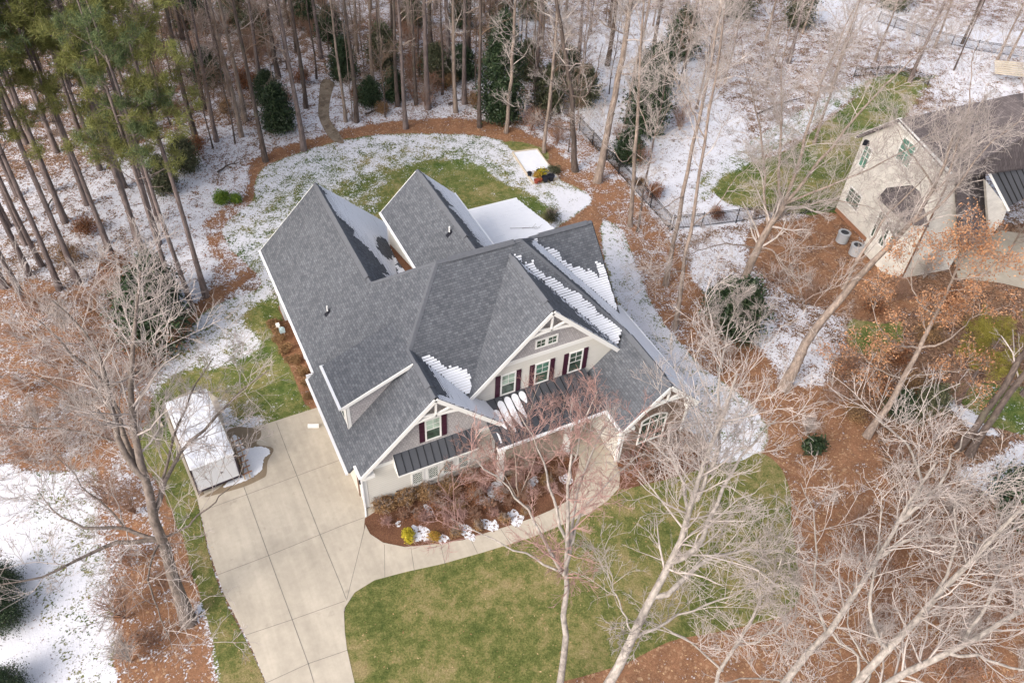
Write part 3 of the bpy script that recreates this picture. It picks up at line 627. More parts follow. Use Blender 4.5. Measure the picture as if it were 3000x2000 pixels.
each(MB().box(7.72, 7.75, 16.55, 16.73, 3.9, 6.55).box(7.745, 7.95, 16.7, 16.73, 3.0, 6.6), 'wall_trim', 'white_trim', HOUSE)
# big front gable
wall([(6.75, 1.11, 4.9), (7.8, 1.11, 3.7), (14.2, 1.11, 3.7), (15.62, 1.11, 5.02), (15.62, 1.11, 5.36), (14.35, 1.11, 6.62), (8.02, 1.11, 6.62), (6.75, 1.11, 5.36)], (0, T_, 0), 'siding_cream')
wall([(8.02, 1.11, 6.622), (14.36, 1.11, 6.622), (11.19, 1.11, 9.80)], (0, T_, 0), 'shake_grey', 'gable_wall')
each(MB().box(8.2, 14.18, 1.08, 1.11, 6.45, 6.73), 'wall_trim', 'white_trim', HOUSE)
# porch back wall with door and side windows, floor, beam and posts
wall([(7.75, 1.6, 0), (14.3, 1.6, 0), (14.3, 1.6, 3.8), (7.75, 1.6, 3.8)], (0, T_, 0), 'siding_cream')
MB().box(7.75, 14.28, -1.22, 1.6, -.05, .20).box(12.2, 13.95, -1.62, -1.222, -.05, .10).build('porch_floor', 'concrete', HOUSE)
MB().box(11.0, 12.1, 1.54, 1.6, .2, 2.4).build('front_door', 'wall_brown', HOUSE)
MB().box(7.4, 14.2, -1.40, -1.12, 2.82, 3.12).build('porch_beam', 'white_trim', HOUSE)
MB().prism([(7.76, -1.10, 3.10), (14.2, -1.10, 3.10), (14.2, 1.58, 3.10), (7.76, 1.58, 3.10)], (0, 0, .06)).build('porch_ceiling', 'soffit', HOUSE)
for px_ in (7.5, 11.75):
    MB().box(px_ - .20, px_ + .20, -1.46, -1.06, -.05, .55).box(px_ - .15, px_ + .15, -1.41, -1.11, .552, 2.82).box(px_ - .19, px_ + .19, -1.45, -1.07, 2.62, 2.815).build('porch_post', 'white_trim', HOUSE)
# right front gable wing
wall([(14.3, -3.0, 0), (18.65, -3.0, 0), (18.65, -3.0, 3.85), (16.62, -3.0, 5.80), (14.3, -3.0, 3.65)], (0, T_, 0), 'stone_veneer', 'gable_wall')
wall([(14.3, -3.0 + T_, 0), (14.3, 1.6, 0), (14.3, 1.6, 3.6), (14.3, -3.0 + T_, 3.6)], (T_, 0, 0), 'siding_cream')
wall([(18.65, -3.0 + T_, 0), (18.65, 5.3, 0), (18.65, 5.3, 3.85), (18.65, -3.0 + T_, 3.85)], (-T_, 0, 0), 'siding_cream')
wall([(17.5, 3.9, 3.9), (17.5, 12.6, 0), (17.5, 12.6, 4.4), (17.5, 8.05, 8.65), (17.5, 3.9, 4.8)], (-T_, 0, 0), 'siding_cream', 'gable_wall')
each(MB().box(14.27, 14.3, -3.03, -2.85, 0, 3.4).box(14.27, 14.42, -3.03, -3.0, 0, 3.4).box(18.53, 18.68, -3.03, -3.0, 0, 3.6).box(18.65, 18.68, -3.0, -2.85, 0, 3.6), 'wall_trim', 'white_trim', HOUSE)
# dormer on the left slope
wall([(.25, 2.62, 3.6), (4.0, 2.62, 7.2), (4.0, 2.62, 7.42), (.25, 2.62, 5.88)], (0, T_, 0), 'shake_grey', 'dormer_wall')
wall([(.25, 2.62 + T_, 3.7), (.25, 5.4, 3.7), (.25, 5.4, 5.85), (.25, 2.62 + T_, 5.85)], (T_, 0, 0), 'siding_white', 'dormer_wall')
wall([(.4, 5.4, 3.7), (3.9, 5.4, 7.1), (3.9, 5.4, 7.35), (.4, 5.4, 5.92)], (0, -T_, 0), 'shake_grey', 'dormer_wall')
each(MB().box(.22, .42, 2.59, 2.62, 3.72, 5.85).box(.215, .25, 2.59, 2.75, 3.6, 5.8), 'wall_trim', 'white_trim', HOUSE)
for y0 in (3.0, 4.25):
    f = MB().box(.2, .248, y0, y0 + .95, 4.2, 5.6).build('window', 'white_trim', HOUSE)
    MB().box(.18, .199, y0 + .08, y0 + .87, 4.28, 5.52).build('pane', 'glass_dark', f)
    MB().box(.17, .179, y0 + .45, y0 + .5, 4.28, 5.52).box(.17, .179, y0 + .08, y0 + .87, 4.88, 4.93).build('muntin', 'white_trim', f)
# rakes (fascia) and cornice returns
def rake(a, b, name='rake_board', h=.24, w_=.05, dz=-.17, mat='white_trim'):
    a = Vector(a) + Vector((0, 0, dz)); b = Vector(b) + Vector((0, 0, dz)); MB().bar(a, b, w_, h).build(name, mat, HOUSE)
for yy, xc, zc, xl, xr, s_ in ((-.425, 4.11, 7.61, -.14, 7.95, .99), (.685, 11.19, 10.0, 6.46, 15.91, .99)):
    rake((xc, yy, zc), (xl, yy, zc - s_ * (xc - xl))); rake((xc, yy, zc), (xr, yy, zc - s_ * (xr - xc)))
rake((16.62, -3.415, 5.96), (13.9, -3.415, 3.43)); rake((16.62, -3.415, 5.96), (19.0, -3.415, 3.63))
rake((-.05, 2.325, 5.9), (4.0, 2.325, 7.56), h=.2, dz=-.12)
rake((4.11, 20.225, 7.61), (-.2, 20.225, 3.34)); rake((4.11, 20.225, 7.61), (8.45, 20.225, 3.31))
rake((10.06, 16.995, 9.1), (7.4, 16.995, 6.49)); rake((10.06, 16.995, 9.1), (12.58, 16.995, 6.63)); rake((17.875, 8.05, 8.85), (17.875, 3.8, 4.81), mat='black_metal', h=.1, dz=-.06)
# soffits under the front overhangs
def soff(xa, za, xb, zb, y0, y1): MB().prism([(xa, y0, za), (xb, y0, zb), (xb, y1, zb), (xa, y1, za)], (0, 0, -.02)).build('soffit', 'soffit', HOUSE)
for yy0, yy1, xc, zc, xl, xr, s_ in ((-.40, -.002, 4.11, 7.41, -.14, 7.95, .99), (.71, 1.108, 11.19, 9.79, 6.46, 15.91, .99), (-3.39, -3.002, 16.62, 5.75, 13.9, 19.0, .94)):
    soff(xc, zc, xl, zc - s_ * (xc - xl), yy0, yy1); soff(xc, zc, xr, zc - s_ * (xr - xc), yy0, yy1)
each(MB().box(-.05, .60, -.40, -.03, 2.98, 3.22), 'cornice_return', 'white_trim', HOUSE)
each(MB().box(13.95, 14.75, -3.38, -3.03, 3.12, 3.36).box(18.3, 19.0, -3.38, -3.03, 3.20, 3.45), 'cornice_return', 'white_trim', HOUSE)
# gable trusses
def truss(xc, zc, y, hw, s_=.99):
    m = MB(); zb = zc - s_ * hw; D = .09
    m.bar((xc, y, zb - .06), (xc, y, zc - .22), .11, D, (1, 0, 0))
    pts = [(xc + hw * t, y, zb + .16 * (1 - t * t) - .12) for t in (-1, -.66, -.33, 0, .33, .66, 1)]
    for a, b in zip(pts[:-1], pts[1:]): m.bar(a, b, .11, .14)
    m.bar((xc, y - .002, zb + .1), (xc - hw * .62, y - .002, zc - s_ * hw * .62 - .18), .10, .10); m.bar((xc, y - .002, zb + .1), (xc + hw * .62, y - .002, zc - s_ * hw * .62 - .18), .10, .10)
    m.build('gable_truss', 'white_trim', HOUSE)
truss(4.11, 7.5, -.36, 1.3); truss(11.19, 9.88, .75, 1.35); truss(16.62, 5.86, -3.35, 1.3, .94)
# gutters and downspouts
def gutter(a, b): MB().bar(Vector(a), Vector(b), .13, .13).build('gutter', 'gutter_white', HOUSE)
gutter((-.26, 20.2, 3.30), (-.26, 7.85, 3.30)); gutter((-.66, 7.9, 2.88), (-.66, .45, 2.88)); gutter((-.21, .46, 3.32), (-.21, -.42, 3.32)); gutter((-.12, 2.3, 5.84), (-.12, 5.72, 5.84))
gutter((7.1, -1.67, PR(0, -1.6) - .03), (13.9, -1.69, PR(0, -1.6) - .03)); gutter((13.83, -1.7, 3.36), (13.83, -3.40, 3.36)); gutter((19.07, -3.4, 3.56), (19.07, 5.5, 3.56))
gutter((7.33, 17.0, 6.43), (7.33, 10.4, 6.43)); gutter((12.65, 17.0, 6.55), (12.65, 10.4, 6.55)); gutter((8.52, 20.2, 3.24), (8.52, 16.9, 3.24)); gutter((12.8, 19.87, 2.64), (19.0, 19.87, 2.64))
each(MB().box(-.66, -.28, 7.82, 7.88, 2.85, 3.28).box(-.12, .45, 5.66, 5.72, 5.80, 5.88), 'gutter_end', 'gutter_white', HOUSE)
for x, y, z0, z1 in ((-.07, -.08, .05, 3.2), (.14, 12.4, .05, 3.2), (7.68, 16.62, 4.1, 6.4), (14.22, -2.9, .05, 3.2), (18.75, 5.0, .05, 3.4)):
    MB().box(x - .04, x + .04, y - .05, y + .05, z0, z1).build('downspout', 'gutter_white', HOUSE)
MB().bar((-.07, -.08, .1), (-.2, -.55, .06), .08, .06).build('downspout', 'gutter_white', HOUSE)
MB().bar((-.66, 6.6, .12), (-1.25, 6.85, .12), .16, .2).build('splash_block', 'pvc', HOUSE)
# rear porch posts and screens
for x in (14.2, 18.7):
    MB().box(x - .08, x + .08, 19.45, 19.6, 0, 2.6).build('porch_post', 'white_trim', HOUSE)
MB().box(12.9, 18.9, 12.0, 19.5, .0, .15).build('porch_floor', 'concrete', HOUSE)
# windows
def win(x0, x1, z0, z1, y, panes='teal', grid=True, diamond=False, sh=0, fr=.09, single=False):
    f = MB().box(x0, x1, y - .05, y - .002, z0, z0 + fr).box(x0, x1, y - .05, y - .002, z1 - fr, z1).box(x0, x0 + fr, y - .05, y - .002, z0 + fr, z1 - fr).box(x1 - fr, x1, y - .05, y - .002, z0 + fr, z1 - fr).build('window', 'white_trim', HOUSE)
    zm = (z0 + z1) / 2
    a, b = x0 + fr, x1 - fr
    if single: MB().box(a, b, y - .02, y - .004, z0 + fr, z1 - fr).build('pane', 'glass_' + panes, f)
    else:
        MB().box(a, b, y - .020, y - .004, z0 + fr, zm - .02).build('pane', 'glass_dark', f); MB().box(a, b, y - .032, y - .006, zm + .02, z1 - fr).build('pane', 'glass_' + panes, f)
        MB().box(a, b, y - .044, y - .003, zm - .02, zm + .02).build('sash_rail', 'white_trim', f)
    m = MB(); yy = y - .04
    if diamond:
        n = 4; W_ = b - a; H_ = z1 - z0 - 2 * fr; st = W_ / 3
        for k in range(-6, 10):
            for sg in (1, -1):
                pts = []
                for tt in np.linspace(0, 1, 40):
                    X_ = a + W_ * tt; Z_ = (z0 + fr) + k * st + sg * (X_ - a) * 1.0
                    if z0 + fr <= Z_ <= z1 - fr: pts.append((X_, Z_))
                if len(pts) > 2: m.bar((pts[0][0], yy, pts[0][1]), (pts[-1][0], yy, pts[-1][1]), .012, .018, (0, 1, 0))
    elif grid:
        xm = (a + b) / 2; lo = zm + .02 if not single else z0 + fr
        m.box(xm - .012, xm + .012, yy - .004, yy + .004, lo, z1 - fr); zz = (lo + z1 - fr) / 2; m.box(a, b, yy - .004, yy + .004, zz - .012, zz + .012)
    if m.v: m.build('muntin', 'white_trim', f)
    if sh:
        for s0, s1 in ((x0 - sh - .015, x0 - .015), (x1 + .015, x1 + sh + .015)):
            s_ = MB().box(s0, s1, y - .035, y - .002, z0, z1).build('shutter', 'shutter_maroon', HOUSE)
            each(MB().box(s0, s1, y - .055, y - .036, z0 + .12, z0 + .22).box(s0, s1, y - .055, y - .036, z1 - .22, z1 - .12).box(s0, s1, y - .055, y - .036, zm - .05, zm + .05), 'batten', 'shutter_maroon', s_)
win(8.5, 9.44, 4.22, 5.88, 1.11, 'pale', sh=.30); win(10.6, 11.55, 4.22, 5.88, 1.11, 'teal', sh=.30); win(12.76, 13.7, 4.22, 5.88, 1.11, 'dark', sh=.30)
win(10.5, 11.19, 7.09, 7.75, 1.11, 'dark', single=True); win(11.2, 11.89, 7.09, 7.75, 1.11, 'dark', single=True)
win(3.6, 4.52, 4.00, 5.69, 0, 'pale', sh=.30)
for x0 in (2.68, 3.6, 4.52, 5.44): win(x0, x0 + .74, .55, 1.66, 0, 'dark', diamond=True, single=True)
MB().box(2.6, 6.26, -.03, 0, .42, .548).box(2.6, 6.26, -.03, 0, 1.662, 1.80).box(3.425, 3.595, -.03, 0, .55, 1.66).box(4.345, 4.515, -.03, 0, .55, 1.66).box(5.265, 5.435, -.03, 0, .55, 1.66).build('window_casing', 'white_trim', HOUSE)
MB().box(1.75, 1.95, -.03, 0, .52, .58).build('wall_vent', 'dark_plastic', HOUSE)
win(8.6, 9.9, .9, 2.5, 1.6, 'dark'); win(12.6, 13.6, .9, 2.5, 1.6, 'dark')
# arched window in the stone gable
f = MB(); yw = -3.0
def archz(x): return 3.02 + .30 * (1 - ((x - 16.33) / .88) ** 2)
f.box(15.43, 15.52, yw - .06, yw - .002, 1.05, 3.03).box(17.13, 17.22, yw - .06, yw - .002, 1.05, 3.03).box(15.52, 17.13, yw - .06, yw - .002, 1.05, 1.15).box(15.52, 17.13, yw - .05, yw - .002, 2.70, 2.78).box(16.0, 16.06, yw - .05, yw - .002, 1.15, 2.70).box(16.59, 16.65, yw - .05, yw - .002, 1.15, 2.70)
xs = np.linspace(15.45, 17.20, 9)
for a, b in zip(xs[:-1], xs[1:]): f.bar((a, yw - .03, archz(a)), (b, yw - .03, archz(b)), .058, .09)
f.box(16.0, 16.04, yw - .05, yw - .003, 2.78, 3.24).box(16.61, 16.65, yw - .05, yw - .003, 2.78, 3.24)
fw = f.build('arched_window', 'white_trim', HOUSE)
MB().prism([(15.5, yw - .02, 1.1), (17.15, yw - .02, 1.1)] + [(x, yw - .02, archz(x) - .03) for x in np.linspace(17.15, 15.5, 7)], (0, .016, 0)).build('pane', 'glass_dark', fw)
# wall lamp, roof pipes, meter, bump-out
l = MB().box(-.16, -.03, .05, .2, 2.20, 2.55).build('wall_lamp', 'dark_plastic', HOUSE); MB().box(-.13, -.06, .08, .17, 2.08, 2.198).build('lamp_glass', 'pale_wood', l)
for x, y, fn in ((9.54, 10.54, W2L), (1.66, 10.43, LP)):
    z = fn(x, y); v = MB().cyl((x, y, z - .05), .045, .55, 10).build('vent_pipe', 'pvc', HOUSE); MB().cyl((x, y, z - .02), .11, .14, 10, .06).prism([(x - .2, y - .15, fn(x - .2, 0) + .012), (x + .14, y - .15, fn(x + .14, 0) + .012), (x + .14, y + .15, fn(x + .14, 0) + .012), (x - .2, y + .15, fn(x - .2, 0) + .012)], (0, 0, .01)).build('pipe_boot', 'dark_plastic', v)
MB().box(-.10, .19, 15.9, 17.1, .5, 1.9).build('chimney_box', 'ac_grey', HOUSE)
each(MB().box(-.02, .19, 9.0, 9.35, 1.0, 1.5).box(-.02, .19, 9.6, 9.8, 1.1, 1.5).box(.02, .19, 8.7, 8.86, 1.2, 1.5), 'utility_box', 'pvc', HOUSE)
mt = empty('gas_meter', (-.55, 14.9, 0), 'pale blue-grey gas meter with bent pipe beside the left house wall', 'meter')
MB().box(-.72, -.38, 14.75, 15.0, .55, .85).cyl((-.55, 14.87, .85), .10, .10, 12).build('meter_body', 'meter_blue', mt)
MB().cyl((-.65, 14.9, 0), .025, .56, 8).cyl((-.45, 14.9, 0), .025, .56, 8).bar((-.65, 14.9, .6), (-.65, 15.5, .6), .05, .05).box(-.78, -.55, 15.45, 15.7, .5, .7).build('pipe', 'pvc', mt)
# ---------------------------------------------------------------- snow left on the roofs: laid course by course, ragged at its edges
def lat(seed):
    r = np.random.default_rng(seed).random((64, 64))
    def f(x, y):
        xi, yi = int(math.floor(x)), int(math.floor(y)); fx, fy = x - xi, y - yi
        g = lambda a, b: r[a % 64, b % 64]
        return (g(xi, yi) * (1 - fx) + g(xi + 1, yi) * fx) * (1 - fy) + (g(xi, yi + 1) * (1 - fx) + g(xi + 1, yi + 1) * fx) * fy
    return f
def snow_rows(fn, poly, cov, axis, h=.05, seed=1, row=.145, cell=.13, gap=.022, name='roof_snow'):
    """axis 'x': plane falls along x (courses run along y); cov(x,y)->metres inside the snow field (<0 none)"""
    N1 = lat(seed); N2 = lat(seed + 50)
    slope = fn(1, 0) - fn(0, 0) if axis == 'x' else fn(0, 1) - fn(0, 0); cs = 1 / math.sqrt(1 + slope * slope); stp = row * cs
    xs = [p[0] for p in poly]; ys = [p[1] for p in poly]
    (s0, s1), (a0, a1) = ((min(xs), max(xs)), (min(ys), max(ys))) if axis == 'x' else ((min(ys), max(ys)), (min(xs), max(xs)))
    down = 1 if slope < 0 else -1; nrm = Vector((-(slope if axis == 'x' else 0), -(0 if axis == 'x' else slope), 1)).normalized()
    V = []; Fq = []; nr = int((s1 - s0) / stp) + 1; ncell = int((a1 - a0) / cell) + 1; rr = random.Random(seed)
    G_ = np.zeros((nr, ncell), bool); D = np.zeros((nr, ncell))
    for i in range(nr):
        for j in range(ncell):
            s_ = s0 + (i + .5) * stp; a_ = a0 + (j + .5) * cell; x, y = (s_, a_) if axis == 'x' else (a_, s_)
            if not inpoly(np.array([x]), np.array([y]), poly)[0]: continue
            d = cov(x, y) + (N1(x * 1.7, y * 1.7) - .5) * .55 + (N2(x * 5.5, y * 5.5) - .5) * .30
            if d > 0: G_[i, j] = True; D[i, j] = d
    for i in range(nr):
        j = 0
        while j < ncell:
            if G_[i, j]:
                k = j
                while k < ncell and G_[i, k]: k += 1
                # runs broken into pieces so each has its own thickness
                q = j
                while q < k:
                    q2 = min(k, q + rr.randint(3, 9)); dm = float(D[i, q:q2].mean()); t = h * .65 * min(1.0, .3 + dm * .8) * rr.uniform(.85, 1.1)
                    gp = (min(gap, .012) if dm > .45 else min(gap, .012) + (.45 - dm) * .07) * rr.uniform(.5, 1.5)
                    sa = s0 + i * stp; sb = sa + stp
                    lo, hi = (sa, sb - gp * cs) if down > 0 else (sb, sa + gp * cs)    # lo = upslope edge
                    e0 = a0 + q * cell + (rr.uniform(-.02, .05) if q == j else 0); e1 = a0 + q2 * cell - (rr.uniform(-.02, .05) if q2 == k else 0)
                    b = len(V)
                    for (ss, aa, tt) in ((lo, e0, t * .8), (lo, e1, t * .8), (hi, e1, t), (hi, e0, t), (hi, e1, 0), (hi, e0, 0), (lo, e0, 0), (lo, e1, 0)):
                        x, y = (ss, aa) if axis == 'x' else (aa, ss); p_ = Vector((x, y, fn(x, y))) + nrm * (tt + .006) - HOUSE.location; V.append(tuple(p_))
                    Fq += [(b, b + 1, b + 2, b + 3), (b + 3, b + 2, b + 4, b + 5), (b, b + 3, b + 5, b + 6), (b + 1, b + 7, b + 4, b + 2)]
                    q = q2
                j = k
            else: j += 1
    me = bpy.data.meshes.new(name); me.from_pydata(V, [], Fq); me.update(); o = link(name, me, 'snow', HOUSE); o['kind'] = 'stuff'; return o
def seg(px, py, ax, ay, bx, by):      # signed distance to the line a->b, positive on its left
    L = math.hypot(bx - ax, by - ay); return ((bx - ax) * (py - ay) - (by - ay) * (px - ax)) / L
def dseg(px, py, ax, ay, bx, by):
    dx, dy = bx - ax, by - ay; t = max(0, min(1, ((px - ax) * dx + (py - ay) * dy) / (dx * dx + dy * dy))); return math.hypot(px - ax - t * dx, py - ay - t * dy)
# left wing, slope facing the yard between the wings
def covA(x, y):
    bx = 4.35 + max(0, (18.2 - y)) * .22 if y > 9.4 else 9
    d = x - bx
    hole = 1 - math.hypot((x - (6.95 + (y - 15.4) * .25)) / .55, (y - 15.4) / 1.5)
    return min(d * .7, -hole * 1.2 if hole > -.4 else 9) if hole > -.2 else d * .7
snow_rows(RPn, [(4.2, 20.15), (4.2, 9.4), (6.6, 11.9), (7.72, 12.1), (7.72, 16.9), (8.42, 16.9), (8.42, 20.15)], covA, 'x', .055, 3)
snow_rows(CR, [(6.75, 12.1), (7.4, 12.1), (7.4, 14.2), (7.2, 15)], lambda x, y: 7.25 - x + (y - 12) * .02, 'y', .05, 4, gap=.004)
V0 = MB(); rr = random.Random(5)
MB().prism([(7.2, 12.05, CR(0, 12.05) + .02), (7.73, 12.05, CR(0, 12.05) + .02), (7.73, 16.7, CR(0, 16.7) + .02), (7.66, 16.5, CR(0, 16.5) + .02), (7.35, 14.4, CR(0, 14.4) + .02)], (0, 0, .03)).build('pine_needles', 'mulch', HOUSE)
# raised rear wing, far slope
def covB(x, y): return (x - (10.85 + .035 * (16.9 - y) * 3.0)) * .7 if y > 8 else -1
snow_rows(W2R, [(10.2, 16.92), (10.2, 8.2), (12.55, 10.6), (12.55, 16.92)], lambda x, y: (x - (10.25 + (16.9 - y) * .17 if y > 13 else 10.9 + (13 - y) * .06)) * .6, 'x', .05, 5)
# rear porch, whole
snow_rows(RPR, [(12.82, 19.72), (18.9, 19.72), (18.9, 11.1), (12.82, 11.1)], lambda x, y: 2, 'y', .06, 6, gap=.006)
# cross gable: drift lying against the valley
def covC(x, y):
    d = abs(seg(x, y, 13.66, 8.05, 17.81, 3.8)); t = max(0, min(1, (8.05 - y) / 4.2)); w_ = .12 + 1.05 * t
    e = (w_ - d)
    if x > 17.3: e = max(e, min((6.0 - y) * .6, (x - 17.35) * 2.0))
    return e
snow_rows(XF, [(13.66, 8.0), (17.83, 8.0), (17.83, 3.85)], covC, 'y', .05, 7)
# long slope on the right side of the house
def covR(x, y):
    hip = seg(x, y, 12.05, 6.27, 16.62, 1.54)      # positive left of hip direction (toward the rear right)
    if y > 1.54: return (hip - (.75 if x < 15.6 else .75 - (x - 15.6) * .6)) * 1.0
    return (x - (16.72 + (.12 if y < -1.2 and y > -2.8 else 0))) * 2.5
snow_rows(RR, [(13.75, 7.85), (12.6, 6.0), (16.66, 1.6), (16.66, -3.36), (18.97, -3.36), (18.97, 5.45), (17.75, 5.45), (17.75, 3.95)], covR, 'x', .06, 8, gap=.004)
# valley between the big front gable and the right hip
def covD(x, y):
    d = dseg(x, y, 11.19, 5.81, 15.91, 1.05); t = max(0, min(1, (5.8 - y) / 4.8)); return .16 + .95 * t ** 1.3 - d
snow_rows(MF, [(11.25, 5.75), (12.2, 6.1), (16.5, 1.62), (16.0, 1.02), (15.85, 1.02)], covD, 'y', .05, 9)
snow_rows(G3R, [(11.25, 5.7), (11.25, .72), (15.88, .72), (15.88, 1.02)], lambda x, y: max(.24 - dseg(x, y, 11.19, 5.81, 15.91, 1.05), (.14 - (y - .72)) * 2, (.14 - abs(seg(x, y, 12.3, 4.1, 15.2, 1.05) )) if random.random() < .35 else -1), 'x', .045, 10)
# valley behind the garage gable
def covE(x, y):
    d = dseg(x, y, 4.11, 3.30, 6.4, .98); t = max(0, min(1, (3.3 - y) / 2.3)); return .06 + 1.25 * t - d
snow_rows(MF, [(4.11, 3.30), (4.6, 3.4), (6.4, 2.6), (7.3, 1.9), (6.9, 1.0), (6.35, .99)], lambda x, y: min(covE(x, y), (7.0 - (y - 1) * .25 - x) * 2), 'y', .06, 11, gap=.012)
snow_rows(RPn, [(4.3, 3.1), (4.3, -.38), (7.93, -.38), (7.93, 1.2), (6.35, .97)], lambda x, y: max((x - (4.95 if y > -.05 else 4.2)) * 1.5 + min(0, (3.3 - y) * .1), (-.12 - y) * 3), 'x', .06, 12, gap=.010)
# slumped tongues of snow between the standing seams
def tongue(x0, x1, y0, y1, tip):
    w_ = x1 - x0; P = []; n = 10
    for k in range(n + 1): a = math.pi * k / n; P.append(((x0 + x1) / 2 + w_ / 2 * math.cos(a), y1 - .25 + .25 * math.sin(a)))
    P.append((x0 + .02, y0 + (y1 - y0) * .45)); P.append((x0 + w_ * tip - .03, y0)); P.append((x0 + w_ * tip + .04, y0 + .02)); P.append((x1 - .01, y0 + (y1 - y0) * .4))
    MB().prism([(x, y, PR(x, y) + .012) for x, y in P], (0, 0, .045)).build('roof_snow', 'snow', HOUSE, bevel=.015)
sx = [7.2 + i * .462 for i in range(0, 15)]
tongue(sx[1] + .03, sx[2] - .03, -.75, .45, .9); tongue(sx[2] + .03, sx[3] - .03, -1.05, .85, .8); tongue(sx[3] + .03, sx[4] - .03, -.95, .95, .75); tongue(sx[4] + .03, sx[5] - .03, -.55, .98, .8); tongue(sx[5] + .03, sx[6] - .04, .25, .98, .6)
MB().prism([(7.4, -1.35, PR(0, -1.35) + .01), (7.5, -1.35, PR(0, -1.35) + .01), (7.53, -.9, PR(0, -.9) + .01), (7.44, -.75, PR(0, -.75) + .01)], (0, 0, .03)).build('roof_snow', 'snow', HOUSE)

# ---------------------------------------------------------------- trailer
TR = empty('cargo_trailer', (-6.83, 7.2, 0), 'long white box trailer with snow on its roof, parked on the driveway', 'trailer')
x0, x1, y0, y1 = -8.0, -5.66, 4.55, 9.9
MB().box(x0, x1, y0, y1, .42, 2.33).build('body', 'trailer_white', TR, bevel=.02)
MB().box(x0 - .03, x0 + .05, y0 - .03, y0 + .05, .22, 2.34).box(x1 - .05, x1 + .03, y0 - .03, y0 + .05, .22, 2.34).box(x0 + .052, x1 - .052, y0 - .03, y0 + .02, .30, .44).box(x0 - .02, x1 + .02, y0 + .06, y1 + .02, .30, .415).box(x0 - .02, x0 + .03, y1 - .05, y1 + .02, .42, 2.34).box(x0 + .05, x1, y1 + .002, y1 + .06, .42, 2.34).box(x0 - .025, x0 - .002, y0 + .08, y1 - .1, 1.9, 2.3).build('frame', 'trailer_dark', TR)
MB().box(x0 - .01, x1 + .01, y0 - .03, y1 + .02, 2.331, 2.352).build('roof_rim', 'white_trim', TR)
d = MB().box(x0 + .08, (x0 + x1) / 2 - .008, y0 - .025, y0 - .003, .46, 2.28).build('ramp_door', 'trailer_white', TR); d = MB().box((x0 + x1) / 2 + .008, x1 - .08, y0 - .025, y0 - .003, .46, 2.28).build('ramp_door', 'trailer_white', TR)
MB().box(-6.62, -6.48, y0 - .06, y0 - .026, 1.22, 1.30).build('latch', 'dark_plastic', d)
for y in (7.0, 7.9):
    for xx in (x0 + .02, x1 - .22):
        wv_ = MB().cyl((xx, y, .34), .33, .2, 20, axis='x').build('wheel', 'dark_plastic', TR)
        MB().cyl((xx - .01, y, .34), .17, .22, 16, axis='x').build('rim', 'ac_grey', wv_)
MB().bar((x0 + .5, y1, .35), ((x0 + x1) / 2, y1 + 1.1, .42), .08, .1).bar((x1 - .5, y1, .35), ((x0 + x1) / 2, y1 + 1.1, .42), .08, .1).build('tow_bar', 'trailer_dark', TR)
n = 22; P = []
mesh_v = []; 
xs = np.linspace(x0 + .01, x1 - .01, 16); ys = np.linspace(y0, y1 - .02, 34); VV = []; 
for y in ys:
    for x in xs:
        e = min(x - xs[0], xs[-1] - x, y - ys[0], ys[-1] - y); VV.append((x, y, 2.353 + .055 * min(1, e / .12) + rng.normal() * .004))
I = np.arange(len(VV)).reshape(len(ys), len(xs)); FF = np.stack([I[:-1, :-1], I[:-1, 1:], I[1:, 1:], I[1:, :-1]], -1).reshape(-1, 4)
me = fast_mesh('roof_snow', np.array(VV) - np.array(TR.location), FF, True); link('roof_snow', me, 'snow_roof', TR)['kind'] = 'stuff'
TR.location = (-7.02, 7.25, 0); TR.rotation_euler = (0, 0, math.radians(4.1))
# snow and meltwater on the concrete round the trailer
def blob(cx, cy, rx, ry, rot, z, mat, name, seed, h=0, jag=.25, n=60):
    r_ = np.random.default_rng(seed); ph = r_.random(8) * 6.28; P = []
    for i in range(n):
        a = 2 * math.pi * i / n; q = 1 + jag * sum(math.sin((k + 2) * a + ph[k]) / (k + 1.5) for k in range(8)) * .6 + r_.normal() * jag * .08
        x, y = rx * q * math.cos(a), ry * q * math.sin(a); P.append((cx + x * math.cos(rot) - y * math.sin(rot), cy + x * math.sin(rot) + y * math.cos(rot)))
    return tri_sheet(name, P, z, mat, h)
o = tri_sheet('wet_patch', smooth_poly(G((520, 990), (590, 985), (600, 1000), (590, 1020), (628, 1030), (615, 1060), (612, 1090), (600, 1100), (560, 1118), (500, 1135), (470, 1140), (520, 1100)), 4), .0262, 'wet_concrete'); tag(o, kind='structure')
o = tri_sheet('meltwater_strip', G((386, 958), (396, 962), (470, 1135), (458, 1142)), .0262, 'wet_concrete'); tag(o, kind='structure')
def ragged(pts, z0, h, name, seed, label=None):
    P = smooth_poly(G(*pts), 7); r_ = np.random.default_rng(seed); P = [(p_[0] + r_.normal() * .025, p_[1] + r_.normal() * .025) for p_ in P]
    o = tri_sheet(name, P, z0 + h, 'snow', h); tag(o, kind='stuff'); 
    if label: tag(o, label, 'snow')
    return o
ragged([(532, 1005), (548, 1003), (562, 1030), (590, 1026), (616, 1030), (620, 1040), (606, 1054), (602, 1078), (590, 1090), (572, 1100), (548, 1110), (514, 1119), (530, 1104), (560, 1088), (556, 1060), (545, 1035)], .027, .012, 'melting_snow', 3, 'ragged melting snow on the driveway beside the white trailer')
